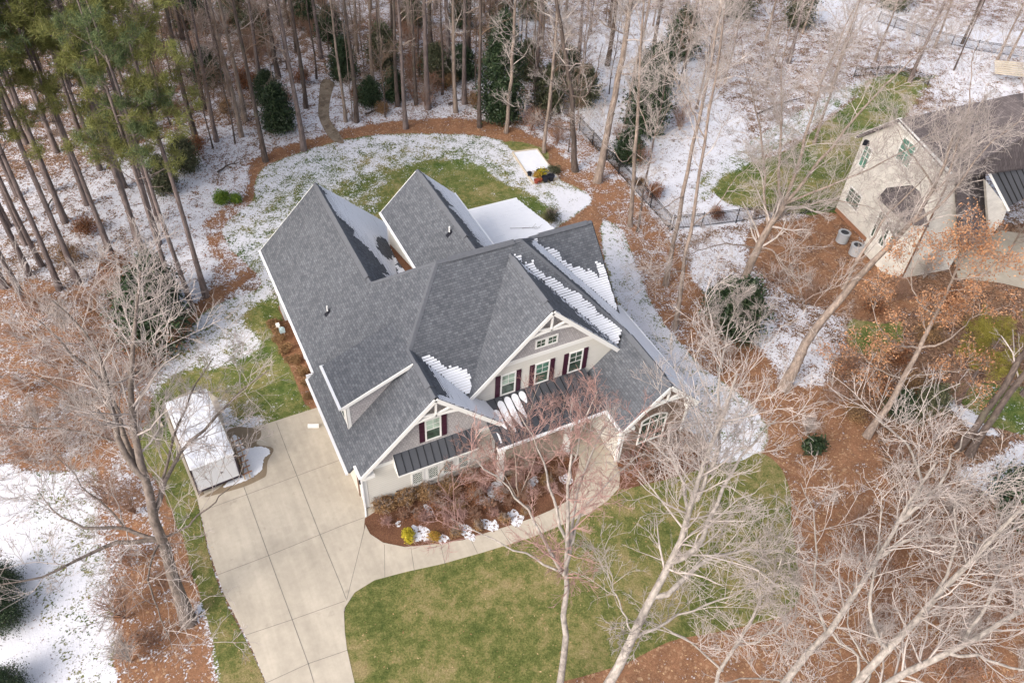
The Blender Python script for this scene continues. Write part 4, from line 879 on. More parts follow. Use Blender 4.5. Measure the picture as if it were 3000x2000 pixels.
# lumber and ladder frame leaning by the trailer
LD = empty('lumber_rack', (-5.2, 5.6, 0), 'rusty red and tan slatted frame lying beside the white trailer', 'frame')
for i, xx in enumerate((-5.50, -5.22)): MB().bar((xx, 4.5, .16), (xx + .02, 7.6, .3), .07, .09).build('rail', 'lumber', LD)
for y in np.arange(4.8, 7.5, .42): MB().bar((-5.58, y, .24), (-5.02, y + .05, .26), .06, .05).build('rung', 'red_brick_base', LD)
PL = empty('timber_edge', (-8.6, 8.4, 0), 'curved pale timber lying in the grass left of the white trailer', 'timber')
m = MB(); q = [at(*p_, .06) for p_ in ((359, 943), (361, 958), (367, 972), (371, 980))]
for a, b in zip(q[:-1], q[1:]): m.bar(a, b, .22, .1)
m.build('plank', 'pale_wood', PL)

# ---------------------------------------------------------------- garden frame with potted plants
GB = empty('raised_garden_bed', (24.5, 27, 0), 'long timber-edged garden bed covered in snow on the back lawn', 'garden bed')
c4 = [at(*q_)[:2] for q_ in ((1177, 353), (1233, 346), (1282, 412), (1224, 423))]
for a, b in zip(c4, c4[1:] + c4[:1]): MB().bar((a[0], a[1], .10), (b[0], b[1], .10), .08, .24).build('edge_board', 'pale_wood', GB)
cc = np.mean(c4, 0); inn = [tuple(cc + (np.array(q_) - cc) * .97) for q_ in c4]
m = MB(); m.prism([(x, y, .12) for x, y in inn], (0, 0, .03)).build('snow_cover', 'snow', GB)
POTS = [(1216, 404, .20, .34, 'dark_plastic', 'small navy pot alone at the left edge of the raised garden bed'), (1238, 398, .24, .3, 'dark_plastic', 'open dark ring-topped pot standing in the snow of the garden bed'), (1250, 399, .26, .36, 'stone_edging', 'grey round pot behind the golden plants in the garden bed'), (1262, 402, .27, .36, 'stone_edging', 'wide grey pot beside the fullest green plant in the garden bed'),
        (1232, 420, .22, .3, 'red_clay', 'red clay pot at the bottom corner of the garden bed'), (1240, 417, .20, .28, 'red_clay', 'smaller red clay pot under the orange plant'), (1252, 416, .30, .42, 'dark_plastic', 'large black pot at the front of the garden bed'), (1265, 413, .30, .42, 'dark_plastic', 'large black pot nearest the right corner of the garden bed'), (1321, 392, .0, 0, '', '')]
for i, (x, y, r, h, mt_, lb) in enumerate(POTS[:-1]):
    g_ = at(x, y, .15); pt = empty('plant_pot', (g_[0], g_[1], .15), lb, 'pot', 'pots in the garden bed')
    MB().lathe((g_[0], g_[1], .15), [(0, 0), (r * .72, 0), (r, h), (r * 1.08, h), (r * 1.08, h - .04), (r * .9, h - .02), (r * .85, h - .08), (0, h - .08)], 16).build('pot_body', mt_, pt, smooth=False)

# ---------------------------------------------------------------- black metal fence
def fence_run(pts, label, name='metal_fence', hgt=1.35):
    fr = empty(name, tuple(pts[0]) + (0,), label, 'fence', 'black metal fences')
    for a, b in zip(pts[:-1], pts[1:]):
        a = np.array(a); b = np.array(b); L = np.linalg.norm(b - a); k = max(1, int(round(L / 2.4)))
        for i in range(k):
            p0 = a + (b - a) * i / k; p1 = a + (b - a) * (i + 1) / k
            m = MB(); m.bar((*p0, .18), (*p1, .18), .035, .04); m.bar((*p0, hgt - .18), (*p1, hgt - .18), .035, .04); m.bar((*p0, hgt - .03), (*p1, hgt - .03), .035, .04)
            nn = int(np.linalg.norm(p1 - p0) / .13)
            for j in range(1, nn): q_ = p0 + (p1 - p0) * j / nn; m.box(q_[0] - .01, q_[0] + .01, q_[1] - .01, q_[1] + .01, .08, hgt)
            m.build('panel', 'black_metal', fr)
            MB().box(p0[0] - .035, p0[0] + .035, p0[1] - .035, p0[1] + .035, -.05, hgt + .1).build('post', 'black_metal', fr)
    MB().box(b[0] - .035, b[0] + .035, b[1] - .035, b[1] + .035, -.05, hgt + .1).build('post', 'black_metal', fr)
    return fr
fence_run([at(*q_)[:2] for q_ in ((1330, 300), (1392, 368), (1450, 432), (1493, 478), (1537, 528))], 'black picket fence running down from the woods beside the snowy yard')
fence_run([at(*q_)[:2] for q_ in ((1543, 528), (1610, 522), (1690, 512), (1775, 500), (1920, 484))], 'black picket fence running across to the corner of the neighbouring house')
fence_run([at(*q_)[:2] for q_ in ((1960, 178), (2060, 172), (2130, 196))], 'low dark fence along the far edge of the neighbouring lawn', hgt=1.0)
fence_run([at(*q_)[:2] for q_ in ((2015, 52), (2130, 92), (2240, 118), (2352, 135))], 'far dark fence beside the snowy track at the upper right', hgt=1.2)
g_ = at(2310, 152, 1); BT = empty('slatted_table', (g_[0], g_[1], 0), 'pale slatted wooden deck structure at the far upper right', 'deck')
for k in range(7):
    a = at(2285, 140 + k * 4.6, 1.2); b = at(2400, 150 + k * 5, 1.2); MB().bar(a, b, .28, .06).build('slat', 'pale_wood', BT)
for q_ in ((2290, 168), (2350, 176)): a = at(*q_, 0); MB().box(a[0] - .08, a[0] + .08, a[1] - .08, a[1] + .08, 0, 1.15).build('leg', 'pale_wood', BT)

# ---------------------------------------------------------------- neighbouring house
NH = empty('neighbour_house', (46, 6, 0), 'cream painted brick house with brown-black roof behind the bare trees at right', 'house')
nd = np.array([-.157, -.9876, 0]); ni = np.array([.9876, -.157, 0]); n0 = np.array([44.3, 11.63, 0])    # along the wall, into the house
def NW(s_, z, d=0): q_ = n0 + nd * s_ + ni * d; return (q_[0], q_[1], z)
def npr(pts, th, mat, name, d=0, par=None): return MB().prism([NW(a, b, d) for a, b in pts], tuple(ni * th)).build(name, mat, par or NH)
npr([(0, 0), (8.9, 0), (8.9, 9.0), (2.9, 9.75), (0, 6.95)], .25, 'painted_brick', 'wall')
npr([(-.02, -.05), (8.92, -.05), (8.92, .35), (-.02, .35)], .02, 'red_brick_base', 'foundation', -.025)
MB().prism([NW(0, 0, .25), NW(0, 6.9, .25), NW(0, 6.9, 12), NW(0, 0, 12)], tuple(nd * .2)).build('wall', 'painted_brick', NH)
MB().prism([NW(8.9, 0, .25), NW(8.9, 8.95, .25), NW(8.9, 8.7, .7), NW(8.9, 2.2, 4.3), NW(8.9, 0, 4.3)], tuple(-nd * .2)).build('gable_wall', 'painted_brick', NH)
npr([(-.55, 6.45), (-.3, 6.9), (2.85, 10.02), (9.1, 9.25), (9.0, 8.95), (2.9, 9.72), (-.1, 6.75)], .3, 'white_trim', 'rake_board', -.30)
import bmesh
def nroof(name, pts, mat='shingle_brown', th=.2, par=None):
    P3 = [Vector(p_) for p_ in pts]; n_ = (P3[1] - P3[0]).cross(P3[2] - P3[0]).normalized()
    if n_.z < 0: n_ = -n_; P3 = P3[::-1]
    up = Vector((0, 0, 1)) - n_ * n_.z; up.normalize(); al = up.cross(n_)
    bm = bmesh.new(); vs = [bm.verts.new(p_) for p_ in P3]; f = bm.faces.new(vs); r = bmesh.ops.extrude_face_region(bm, geom=[f])
    for e in r['geom']:
        if isinstance(e, bmesh.types.BMVert): e.co -= n_ * th
    bmesh.ops.triangulate(bm, faces=[f_ for f_ in bm.faces if len(f_.verts) > 4]); bmesh.ops.recalc_face_normals(bm, faces=bm.faces[:]); uvl = bm.loops.layers.uv.new('UVMap')
    for fc in bm.faces:
        for l in fc.loops: l[uvl].uv = (l.vert.co.dot(al), l.vert.co.dot(up))
    for v in bm.verts: v.co -= NH.location
    me = bpy.data.meshes.new(name); bm.to_mesh(me); bm.free(); return link(name, me, mat, par or NH)
def NF(x, y, s_):       # point of the neighbour's front walls, measured in the enlarged photo
    d = ray((2400 + x / 2.24) / 1.27551, (200 + y / 2.24) / 1.27551); c_ = nd @ (n0 + nd * s_); return tuple(CAM + d * ((c_ - nd @ CAM) / (nd @ d)))
e_ = -.35
nroof('roof', [NW(2.9, 9.95, e_), NW(9.2, 9.1, e_), NW(9.2, 12.0, 5.2), NW(6.3, 13.0, 5.2)])
nroof('roof', [NW(-.4, 6.75, e_), NW(2.9, 9.95, e_), NW(6.3, 13.0, 5.2), NW(6.3, 13.0, 20), NW(-.4, 6.75, 20)])
nroof('roof', [NW(9.2, 9.1, e_), NW(9.2, 12.0, 5.2), NW(6.3, 13.0, 5.2), NW(6.3, 13.0, 20), NW(9.2, 8.6, 20)])
nroof('roof', [NF(895, 700, 8.9), NF(925, 1178, 10.0), NF(1112, 1112, 10.0), NF(1085, 590, 6.4)])
nroof('roof', [NW(4.0, 9.6, 15), NW(9.5, 9.6, 15), NW(9.5, 13.4, 22), NW(4.0, 13.4, 22)])
MB().prism([NF(1092, 735, 9.7), NF(1236, 918, 9.7), NF(1205, 1000, 9.7), NF(1118, 1112, 9.7)], tuple(-nd * .25)).build('gable_wall', 'painted_brick', NH)
MB().bar(NF(1064, 588, 8.4), NF(1242, 930, 9.9), .3, .16).build('rake_board', 'white_trim', NH)
a1 = nroof('metal_roof', [NF(1070, 585, 8.2), NF(1240, 912, 9.7), NF(1460, 790, 9.7), NF(1330, 470, 8.2)], 'metal_roof')
m = MB()
for k in range(1, 7): t_ = k / 7; p0 = np.array(NF(1070, 585, 8.2)) * (1 - t_) + np.array(NF(1330, 470, 8.2)) * t_; p1 = np.array(NF(1240, 912, 9.7)) * (1 - t_) + np.array(NF(1460, 790, 9.7)) * t_; m.bar(p0 + [0, 0, .05], p1 + [0, 0, .05], .06, .08)
m.build('roof_seams', 'black_metal', a1)
MB().prism([NW(4.0, 10.8, 15.5), NW(8.0, 13.2, 21.5), NW(5.2, 13.1, 21.5)], (0, 0, .12)).build('roof_snow', 'snow', NH)
def nwin(s0, s1, z0, z1, name='window', glass='glass_pale', d=0):
    f = MB(); fr = .12
    for a, b, c, e in ((s0, s1, z0, z0 + fr), (s0, s1, z1 - fr, z1), (s0, s0 + fr, z0 + fr, z1 - fr), (s1 - fr, s1, z0 + fr, z1 - fr)): f.prism([NW(a, c, d - .06), NW(b, c, d - .06), NW(b, e, d - .06), NW(a, e, d - .06)], tuple(ni * .055))
    f = f.build(name, 'white_trim', NH); npr([(s0 + fr, z0 + fr), (s1 - fr, z0 + fr), (s1 - fr, z1 - fr), (s0 + fr, z1 - fr)], .02, glass, 'pane', d - .03, f)
    m = MB(); sm_ = (s0 + s1) / 2
    for q0, q1, r0, r1 in ((sm_ - .03, sm_ + .03, z0 + fr, z1 - fr), (s0 + fr, s1 - fr, (z0 + z1) / 2 - .03, (z0 + z1) / 2 + .03), (s0 + fr, s1 - fr, z0 + (z1 - z0) * .75 - .02, z0 + (z1 - z0) * .75 + .02)): m.prism([NW(q0, r0, d - .065), NW(q1, r0, d - .065), NW(q1, r1, d - .065), NW(q0, r1, d - .065)], tuple(ni * .02))
    m.build('muntin', 'white_trim', f)
nwin(.5, 1.5, 4.7, 6.6, glass='glass_teal'); nwin(3.7, 5.3, 7.2, 9.1, glass='glass_teal'); nwin(.6, 2.3, 1.4, 2.9, glass='glass_dark')
# bay with its own dark hipped roof
MB().prism([NW(4.5, 0, 0), NW(5.2, 0, -1.0), NW(8.0, 0, -1.0), NW(8.7, 0, 0)], (0, 0, 4.9)).build('bay', 'painted_brick', NH)
nroof('bay_roof', [NW(4.1, 4.9, -.0), NW(4.95, 4.75, -1.35), NW(6.2, 6.5, -.01)], th=.08); nroof('bay_roof', [NW(4.95, 4.75, -1.35), NW(8.25, 4.75, -1.35), NW(7.1, 6.5, -.01), NW(6.2, 6.5, -.01)], th=.08); nroof('bay_roof', [NW(8.25, 4.75, -1.35), NW(9.1, 4.9, 0), NW(7.1, 6.5, -.01)], th=.08)
for s0 in (5.35, 6.3, 7.2): nwin(s0, s0 + .75, 1.6, 4.0, glass='glass_dark', d=-1.0)
MB().bar(NW(8.95, .2, -.06), NW(8.95, 8.6, -.06), .09, .09).build('downspout', 'wall_brown', NH)
MB().bar(NW(-.45, 6.6, 0), NW(-.45, 6.6, 12), .16, .14).build('gutter', 'wall_brown', NH)
npr([(.35, 6.35), (.95, 6.6), (.8, 6.95), (.4, 6.85)], .15, 'dark_plastic', 'eave_vent', -.18)
drv = tri_sheet('neighbour_driveway', G((2190, 590), (2300, 530), (2500, 560), (2500, 700), (2300, 650), (2200, 640)), .03, 'concrete', .05); tag(drv, kind='structure')
for lb, (x, y) in (('round grey air conditioner unit nearer the black fence, by the cream wall', (1941, 533)), ('round grey air conditioner unit below the other, by the cream wall', (1971, 562))):
    g_ = at(x, y, .95); ac = empty('air_conditioner', (g_[0], g_[1], 0), lb, 'air conditioner', 'air conditioners at the neighbouring house')
    MB().cyl((g_[0], g_[1], .08), .46, .8, 20).build('coil_body', 'ac_grey', ac); MB().lathe((g_[0], g_[1], .88), [(.47, 0), (.49, .05), (.33, .08), (.33, .02)], 20).build('top_ring', 'ac_grey', ac)
    MB().cyl((g_[0], g_[1], .90), .32, .012, 20).build('fan_grille', 'ac_dark', ac)
# ---------------------------------------------------------------- plants
def norm(a): return a / (np.linalg.norm(a, axis=-1, keepdims=True) + 1e-9)
def tubes(P, R, sides):
    """P (N,k,3) R (N,k) -> verts, quads"""
    N, k, _ = P.shape; T = np.empty_like(P); T[:, 1:-1] = P[:, 2:] - P[:, :-2]; T[:, 0] = P[:, 1] - P[:, 0]; T[:, -1] = P[:, -1] - P[:, -2]; T = norm(T)
    m = np.abs(T.mean(1)); ref = np.eye(3)[np.argmin(m, 1)][:, None, :]
    U = norm(np.cross(T, np.broadcast_to(ref, T.shape))); W = np.cross(T, U)
    a = np.arange(sides) * 2 * np.pi / sides
    V = P[:, :, None, :] + R[:, :, None, None] * (np.cos(a)[None, None, :, None] * U[:, :, None, :] + np.sin(a)[None, None, :, None] * W[:, :, None, :])
    idx = np.arange(N * k * sides).reshape(N, k, sides); nx_ = np.roll(idx, -1, 2)
    F = np.stack([idx[:, :-1], nx_[:, :-1], nx_[:, 1:], idx[:, 1:]], -1).reshape(-1, 4)
    return V.reshape(-1, 3), F
def join(parts):
    V = []; F = []; o = 0
    for v, f in parts: V.append(v); F.append(f + o); o += len(v)
    return np.concatenate(V), np.concatenate(F)
def resample(P, r0, r1, k, wob=0, g=None, pw=1.0):
    P = np.asarray(P, float)
    # smooth through points
    seg_ = np.r_[0, np.cumsum(np.linalg.norm(np.diff(P, axis=0), axis=1))]; t = np.linspace(0, seg_[-1], k)
    Q = np.stack([np.interp(t, seg_, P[:, i]) for i in range(3)], 1)
    for _ in range(2): Q[1:-1] = (Q[:-2] + 2 * Q[1:-1] + Q[2:]) / 4
    if wob: Q[1:] += g.normal(size=(k - 1, 3)) * wob * np.array([1, 1, .4])
    u = np.linspace(0, 1, k) ** pw; return Q, r0 + (r1 - r0) * u
def children(P, R, n, g, ang=(35, 65), L=(.35, .6), k=5, wig=.18, up=.12, rf=.55, rmin=.006, tmin=.2, Lmin=.25, absL=None, droop=0):
    """spawn n children per parent tube, vectorised"""
    N, K, _ = P.shape; t = tmin + (1 - tmin) * g.random((N, n)) ** .9; f = t * (K - 1); i0 = np.minimum(f.astype(int), K - 2); fr = (f - i0)[..., None]
    ii = np.arange(N)[:, None]; base = P[ii, i0] * (1 - fr) + P[ii, i0 + 1] * fr; rb = R[ii, i0] * (1 - fr[..., 0]) + R[ii, i0 + 1] * fr[..., 0]
    T = norm(P[ii, i0 + 1] - P[ii, i0]); q = norm(g.normal(size=T.shape)); pr = norm(q - (q * T).sum(-1, keepdims=True) * T)
    a = np.radians(ang[0] + (ang[1] - ang[0]) * g.random((N, n)))[..., None]; D = norm(T * np.cos(a) + pr * np.sin(a) + np.array([0, 0, up]))
    PL = np.linalg.norm(np.diff(P, axis=1), axis=2).sum(1)[:, None]
    ln = (L[0] + (L[1] - L[0]) * g.random((N, n))) * PL * (1.15 - .6 * t) if absL is None else absL[0] + (absL[1] - absL[0]) * g.random((N, n))
    ln = np.maximum(ln, Lmin); st = (ln / (k - 1))[..., None]
    out = [base]; d = D
    for j in range(1, k):
        d = norm(d + g.normal(size=d.shape) * wig + np.array([0, 0, up * .5 - droop * j])); out.append(out[-1] + d * st)
    C = np.stack(out, 2).reshape(N * n, k, 3); r0 = np.maximum(rb * rf, rmin * 1.3).reshape(-1, 1); r = r0 * np.linspace(1, .35, k)[None]; return C, np.maximum(r, rmin)
def stackp(L):       # list of (P,R) with equal k
    return np.concatenate([a for a, _ in L]), np.concatenate([b for _, b in L])
def leaves(C, n, spread, size, g, aspect=.6, flat=0.0):
    """n leaf quads scattered round each point in C"""
    N = len(C); c = np.repeat(C, n, 0) + g.normal(size=(N * n, 3)) * spread
    a = norm(g.normal(size=c.shape)); b = norm(np.cross(a, g.normal(size=c.shape)))
    if flat: a[:, 2] *= 1 - flat; b[:, 2] *= 1 - flat; a = norm(a); b = norm(b)
    s_ = size * (.6 + .8 * g.random((len(c), 1))); a = a * s_; b = b * s_ * aspect
    V = np.stack([c - a, c - b * .9, c + a, c + b * .9], 1).reshape(-1, 3); F = np.arange(len(V)).reshape(-1, 4); return V, F
def needles(C, n, ln, g, w_=.012, upb=.25):
    N = len(C); c = np.repeat(C, n, 0) + g.normal(size=(N * n, 3)) * ln * .35; d = norm(g.normal(size=c.shape) + np.array([0, 0, upb])) * ln * (.6 + .7 * g.random((len(c), 1)))
    s_ = norm(np.cross(d, g.normal(size=c.shape))) * w_
    V = np.stack([c - s_, c + s_, c + d + s_ * .3, c + d - s_ * .3], 1).reshape(-1, 3); return V, np.arange(len(V)).reshape(-1, 4)
def mk(name, VF, mat, parent, smooth=True):
    me = fast_mesh(name, VF[0], VF[1], smooth); return link(name, me, mat, parent)

# ---- measured trees: nodes are photo positions, each placed in space at a given climb angle from the node before
def climb(prev, x, y, el):
    d = ray(x, y); dm = np.dot(prev - CAM, d); ts = np.linspace(max(4, dm - 14), dm + 14, 561); Q = CAM + d[None] * ts[:, None]
    df = Q - prev; hz_ = np.hypot(df[:, 0], df[:, 1]); ang = np.arctan2(df[:, 2], hz_); ds = np.linalg.norm(df, axis=1)
    cost = np.abs(ang - math.radians(el)) * 2.2 + ds / ds.min() * .8 + (Q[:, 2] < .3) * 9; return Q[np.argmin(cost)]
def limbs_from(base, spec):
    """spec: list of (parent index or -1, parent node, [(x,y)...], elevation, r0, r1)"""
    paths = []
    for par, nd_, pts, el, r0, r1 in spec:
        st = np.array(base) if par < 0 else paths[par][0][min(nd_, len(paths[par][0]) - 1)]
        P = [st]
        for q_ in pts: P.append(climb(P[-1], q_[0], q_[1], q_[2] if len(q_) > 2 else el))
        paths.append((P, r0, r1))
    return paths
def big_tree(name, label, cat, base, spec, seed, bark='bark_pale', twig='twig_pale', dens=(9, 6, 5), rm=.009, group=None, up=.10, l1=(1.6, 3.8), tw=True, leaf=None, wigg=.16):
    g = np.random.default_rng(seed); root = empty(name, tuple(base), label, cat, group); b3 = np.array(base, float)
    paths = limbs_from(base, spec); K = 12; A_ = []
    for qi, (P, r0, r1) in enumerate(paths): Q, R = resample(P, r0 * (.9 if qi == 0 else .74), r1 * .8, K, .05, g); A_.append((Q - b3, R))
    A_[0][1][0] *= 1.35; A_[0][1][1] *= 1.08
    P0, R0 = stackp([(a[None], b[None]) for a, b in A_])
    mk('trunk', tubes(P0[:1], R0[:1], 12), bark, root)
    parts = []
    if len(P0) > 1: mk('limbs', tubes(P0[1:], R0[1:], 8), bark, root)
    ext = [(P0[i:i + 1], R0[i:i + 1]) for i in range(len(P0))]
    # how many side branches each limb carries depends on its length
    lens = [np.linalg.norm(np.diff(a[0], axis=0), axis=1).sum() for a, _ in ext]
    L1 = []
    for (a, b), ln, i in zip(ext, lens, range(99)):
        n = max(3, int(ln * dens[0] / 6)); tm = .55 if i == 0 and len(ext) > 1 else .15
        L1.append(children(a, b, n, g, (30, 70), absL=l1, k=6, wig=wigg, up=up, rf=.36, rmin=rm * 1.2, tmin=tm))
    P1, R1 = stackp(L1); P2, R2 = children(P1, R1, dens[1], g, (28, 60), (.40, .70), 6, wigg, up, .50, rm, .12, .5)
    P3, R3 = children(P2, R2, dens[2], g, (25, 60), (.40, .8), 5, wigg * 1.1, up, .55, rm * .8, .1, .30)
    P4, R4 = children(P3, R3, 3, g, (22, 50), (.4, .8), 4, wigg, up, .6, rm * .6, .2, .2)
    mk('branches', join([tubes(P1, R1, 5), tubes(P2, R2, 4)]), twig, root); mk('twigs', join([tubes(P3, R3, 3), tubes(P4, R4, 3)]), twig, root)
    if leaf:
        tips = np.concatenate([P3[:, -1], P2[:, -1], P3[:, 2]]); sel = tips[g.random(len(tips)) < leaf[1]]; mk('leaves', leaves(sel, leaf[2], .22, leaf[3], g, .55), leaf[0], root, False)
    return root

BIG = []
# the large bare tree at the left
b = at(433, 1428); BIG.append(big_tree('bare_shade_tree', 'largest bare grey tree, thick leaning trunk and wide forked crown left of the white trailer', 'tree', b, [
    (-1, 0, [(412, 1370, 80), (395, 1310, 80), (370, 1240, 75), (355, 1180, 80), (335, 1100, 80), (305, 1040, 75), (297, 960, 70), (299, 890, 65), (312, 810, 60), (318, 690, 65), (320, 620, 65)], 70, .34, .05),
    (0, 5, [(285, 1070), (262, 960), (246, 890), (232, 820), (205, 775), (175, 730), (120, 690)], 55, .22, .03),
    (0, 5, [(300, 1045), (243, 870), (180, 830), (118, 765), (60, 715)], 50, .16, .025),
    (0, 4, [(330, 1110, 60), (310, 1035), (250, 960), (150, 900), (60, 850)], 35, .15, .025),
    (0, 4, [(385, 1085, 50), (410, 1030), (440, 1010), (493, 966), (530, 920), (567, 888), (617, 850)], 25, .15, .03),
    (0, 4, [(385, 1060), (397, 1000), (430, 925), (455, 860), (490, 820)], 40, .12, .025),
    (0, 3, [(353, 1245, 20), (318, 1222, 12), (283, 1208), (225, 1212), (167, 1212), (125, 1180), (90, 1120)], 20, .15, .02),
    (0, 3, [(345, 1250, 10), (300, 1238), (263, 1237), (225, 1255), (180, 1290), (100, 1328), (33, 1341), (-30, 1350)], 10, .16, .025),
    (0, 3, [(350, 1262, 5), (335, 1310, 0), (350, 1370), (368, 1412), (383, 1455), (400, 1490)], 5, .08, .015),
    (0, 3, [(395, 1225, 15), (440, 1200), (475, 1165), (510, 1132), (550, 1100)], 15, .08, .015),
    (6, 3, [(250, 1170), (200, 1130), (150, 1060), (100, 1040)], 30, .07, .015),
    (1, 3, [(330, 850), (355, 790), (385, 740)], 50, .08, .02),
    (3, 2, [(200, 990), (110, 985), (20, 980), (-40, 960)], 20, .08, .02)], 11, dens=(9, 5, 5), bark='bark_mid', rm=.009))
# tree standing in the lawn at the bottom centre with reddish twigs
b = at(1278, 1640); BIG.append(big_tree('bare_lawn_tree', 'slender grey-barked tree with pinkish twigs rising in front of the porch', 'tree', b, [
    (-1, 0, [(1290, 1560, 82), (1298, 1480, 84), (1300, 1400, 84), (1296, 1320, 84), (1306, 1260, 82), (1305, 1180, 82), (1306, 1110, 80), (1310, 1040, 75)], 80, .20, .05),
    (0, 4, [(1310, 1320, 75), (1306, 1240), (1318, 1150), (1345, 1080), (1370, 1010), (1398, 960)], 70, .12, .02),
    (0, 5, [(1285, 1190), (1265, 1120), (1240, 1040), (1215, 985), (1190, 950)], 60, .10, .02),
    (0, 4, [(1275, 1290, 45), (1235, 1210), (1195, 1150), (1160, 1110), (1110, 1070), (1060, 1040)], 38, .10, .02),
    (0, 4, [(1270, 1310, 30), (1200, 1260), (1150, 1250), (1080, 1215), (1040, 1190)], 12, .07, .018),
    (0, 5, [(1340, 1160, 55), (1380, 1120), (1420, 1085), (1470, 1040)], 40, .08, .018),
    (0, 7, [(1330, 1010), (1345, 960), (1370, 900)], 65, .06, .015)], 12, dens=(6, 5, 4), twig='twig_pink', bark='bark_pale', rm=.009, l1=(.9, 2.4)))
# pale trees at the lower right, one by one
b = at(1330, 1720); BIG.append(big_tree('bare_pale_tree', 'big pale leaning tree whose forked white crown spreads over the front lawn right corner', 'tree', b, [
    (-1, 0, [(1400, 1560, 70), (1450, 1470, 72), (1500, 1370, 72), (1540, 1290, 72), (1575, 1220, 72), (1600, 1150, 72), (1618, 1080, 72), (1625, 1000, 72), (1660, 930, 70), (1690, 860, 70)], 70, .29, .05),
    (0, 4, [(1580, 1290, 60), (1640, 1180), (1665, 1110), (1690, 1060), (1740, 1000), (1790, 960)], 50, .17, .025),
    (0, 3, [(1530, 1370, 40), (1570, 1320), (1640, 1270), (1720, 1255), (1800, 1265), (1860, 1290)], 15, .16, .022),
    (0, 5, [(1590, 1180, 50), (1570, 1100), (1530, 1040), (1480, 1000), (1440, 980)], 35, .11, .02),
    (0, 6, [(1640, 1060), (1660, 970), (1640, 880), (1655, 790)], 60, .11, .02),
    (0, 2, [(1450, 1440, 30), (1420, 1380), (1400, 1330), (1380, 1290)], 25, .07, .018),
    (0, 2, [(1520, 1430, 30), (1590, 1400), (1680, 1370), (1760, 1330)], 15, .10, .018),
    (2, 3, [(1740, 1300), (1790, 1350), (1840, 1400)], 5, .07, .015)], 13, dens=(10, 5, 4), rm=.0095))
b = at(1660, 1760); BIG.append(big_tree('bare_pale_tree', 'pale bare tree leaning up from the bottom edge over the pine straw', 'tree', b, [
    (-1, 0, [(1760, 1640, 72), (1830, 1540, 72), (1900, 1460, 70), (1960, 1370, 70), (2020, 1280, 70), (2060, 1200, 70), (2110, 1130, 66), (2150, 1060, 66)], 70, .24, .05),
    (0, 6, [(2090, 1180), (2120, 1110), (2100, 1040), (2060, 990), (2010, 960)], 50, .11, .02),
    (0, 6, [(2110, 1170), (2160, 1110), (2190, 1040), (2230, 980)], 50, .11, .02),
    (0, 3, [(1890, 1430, 45), (1860, 1350), (1880, 1270), (1870, 1180), (1840, 1110)], 45, .09, .018),
    (0, 5, [(2060, 1240, 35), (2140, 1230), (2230, 1240), (2310, 1270)], 20, .10, .018)], 14, dens=(8, 5, 4), rm=.009, l1=(1.2, 3)))
b = at(1770, 1800); BIG.append(big_tree('bare_pale_tree', 'tall pale bare tree crossing the lower right corner diagonally', 'tree', b, [
    (-1, 0, [(1890, 1660, 72), (1970, 1560, 72), (2040, 1490, 70), (2130, 1400, 70), (2220, 1290, 70), (2300, 1210, 68), (2380, 1130, 68)], 70, .26, .07),
    (0, 3, [(2010, 1480, 55), (1995, 1400), (2000, 1300), (2030, 1220), (2020, 1140)], 50, .12, .02),
    (0, 4, [(2170, 1330, 60), (2200, 1240), (2190, 1160), (2220, 1080)], 55, .10, .02),
    (0, 2, [(1980, 1510, 40), (1900, 1450), (1840, 1380), (1790, 1340)], 30, .09, .018)], 15, dens=(8, 5, 4), rm=.009, l1=(1.2, 3.2)))
b = at(1720, 1850); BIG.append(big_tree('bare_pale_tree', 'low pale limb tree entering at the bottom right corner', 'tree', b, [
    (-1, 0, [(1860, 1720, 65), (1960, 1620, 60), (2060, 1550, 52), (2180, 1500, 48), (2290, 1440, 46), (2400, 1370, 46)], 52, .27, .09),
    (0, 4, [(2270, 1400, 50), (2290, 1320), (2300, 1220), (2340, 1130)], 50, .12, .02),
    (0, 4, [(2260, 1510, 20), (2350, 1540), (2440, 1560)], 15, .10, .03),
    (0, 2, [(2010, 1540, 40), (1960, 1480), (1940, 1420), (1960, 1350)], 35, .09, .018),
    (0, 1, [(1900, 1590, 30), (1820, 1570), (1730, 1550), (1660, 1560), (1600, 1590)], 20, .09, .018)], 16, dens=(8, 5, 4), rm=.009, l1=(1.2, 3.2)))
b = at(1560, 1720); BIG.append(big_tree('bare_pale_tree', 'thin pale bare tree at the bottom edge right of the lawn tree', 'tree', b, [
    (-1, 0, [(1620, 1620, 75), (1660, 1540, 74), (1700, 1470, 72), (1730, 1400, 72), (1770, 1330, 70), (1800, 1280, 68)], 70, .14, .03),
    (0, 2, [(1610, 1490, 40), (1540, 1440), (1470, 1420), (1390, 1430)], 25, .07, .018),
    (0, 3, [(1740, 1480, 40), (1800, 1430), (1860, 1390), (1900, 1340)], 35, .07, .018)], 17, dens=(7, 5, 4), rm=.011, l1=(1.0, 2.6)))
# the tree that leans across towards the neighbour's roof
b = at(1798, 893); BIG.append(big_tree('bare_leaning_tree', 'bare tree leaning across the cream neighbouring house, its foot in the pine straw', 'tree', b, [
    (-1, 0, [(1835, 820, 62), (1880, 745, 60), (1935, 665, 60), (1990, 620, 58), (2050, 560, 58), (2100, 510, 58), (2150, 440, 58), (2170, 380, 60), (2190, 310, 60)], 60, .36, .06),
    (0, 3, [(1950, 640), (1985, 570), (2030, 500), (2080, 450), (2130, 400)], 58, .15, .025),
    (0, 6, [(2150, 490), (2210, 410), (2260, 340), (2330, 290), (2380, 250)], 50, .12, .02),
    (0, 7, [(2130, 400), (2090, 350), (2060, 300)], 50, .09, .02),
    (0, 7, [(2180, 410), (2195, 340), (2220, 270), (2230, 190), (2240, 110)], 60, .09, .02)], 18, dens=(8, 6, 5), rm=.0095, bark='bark_tan'))
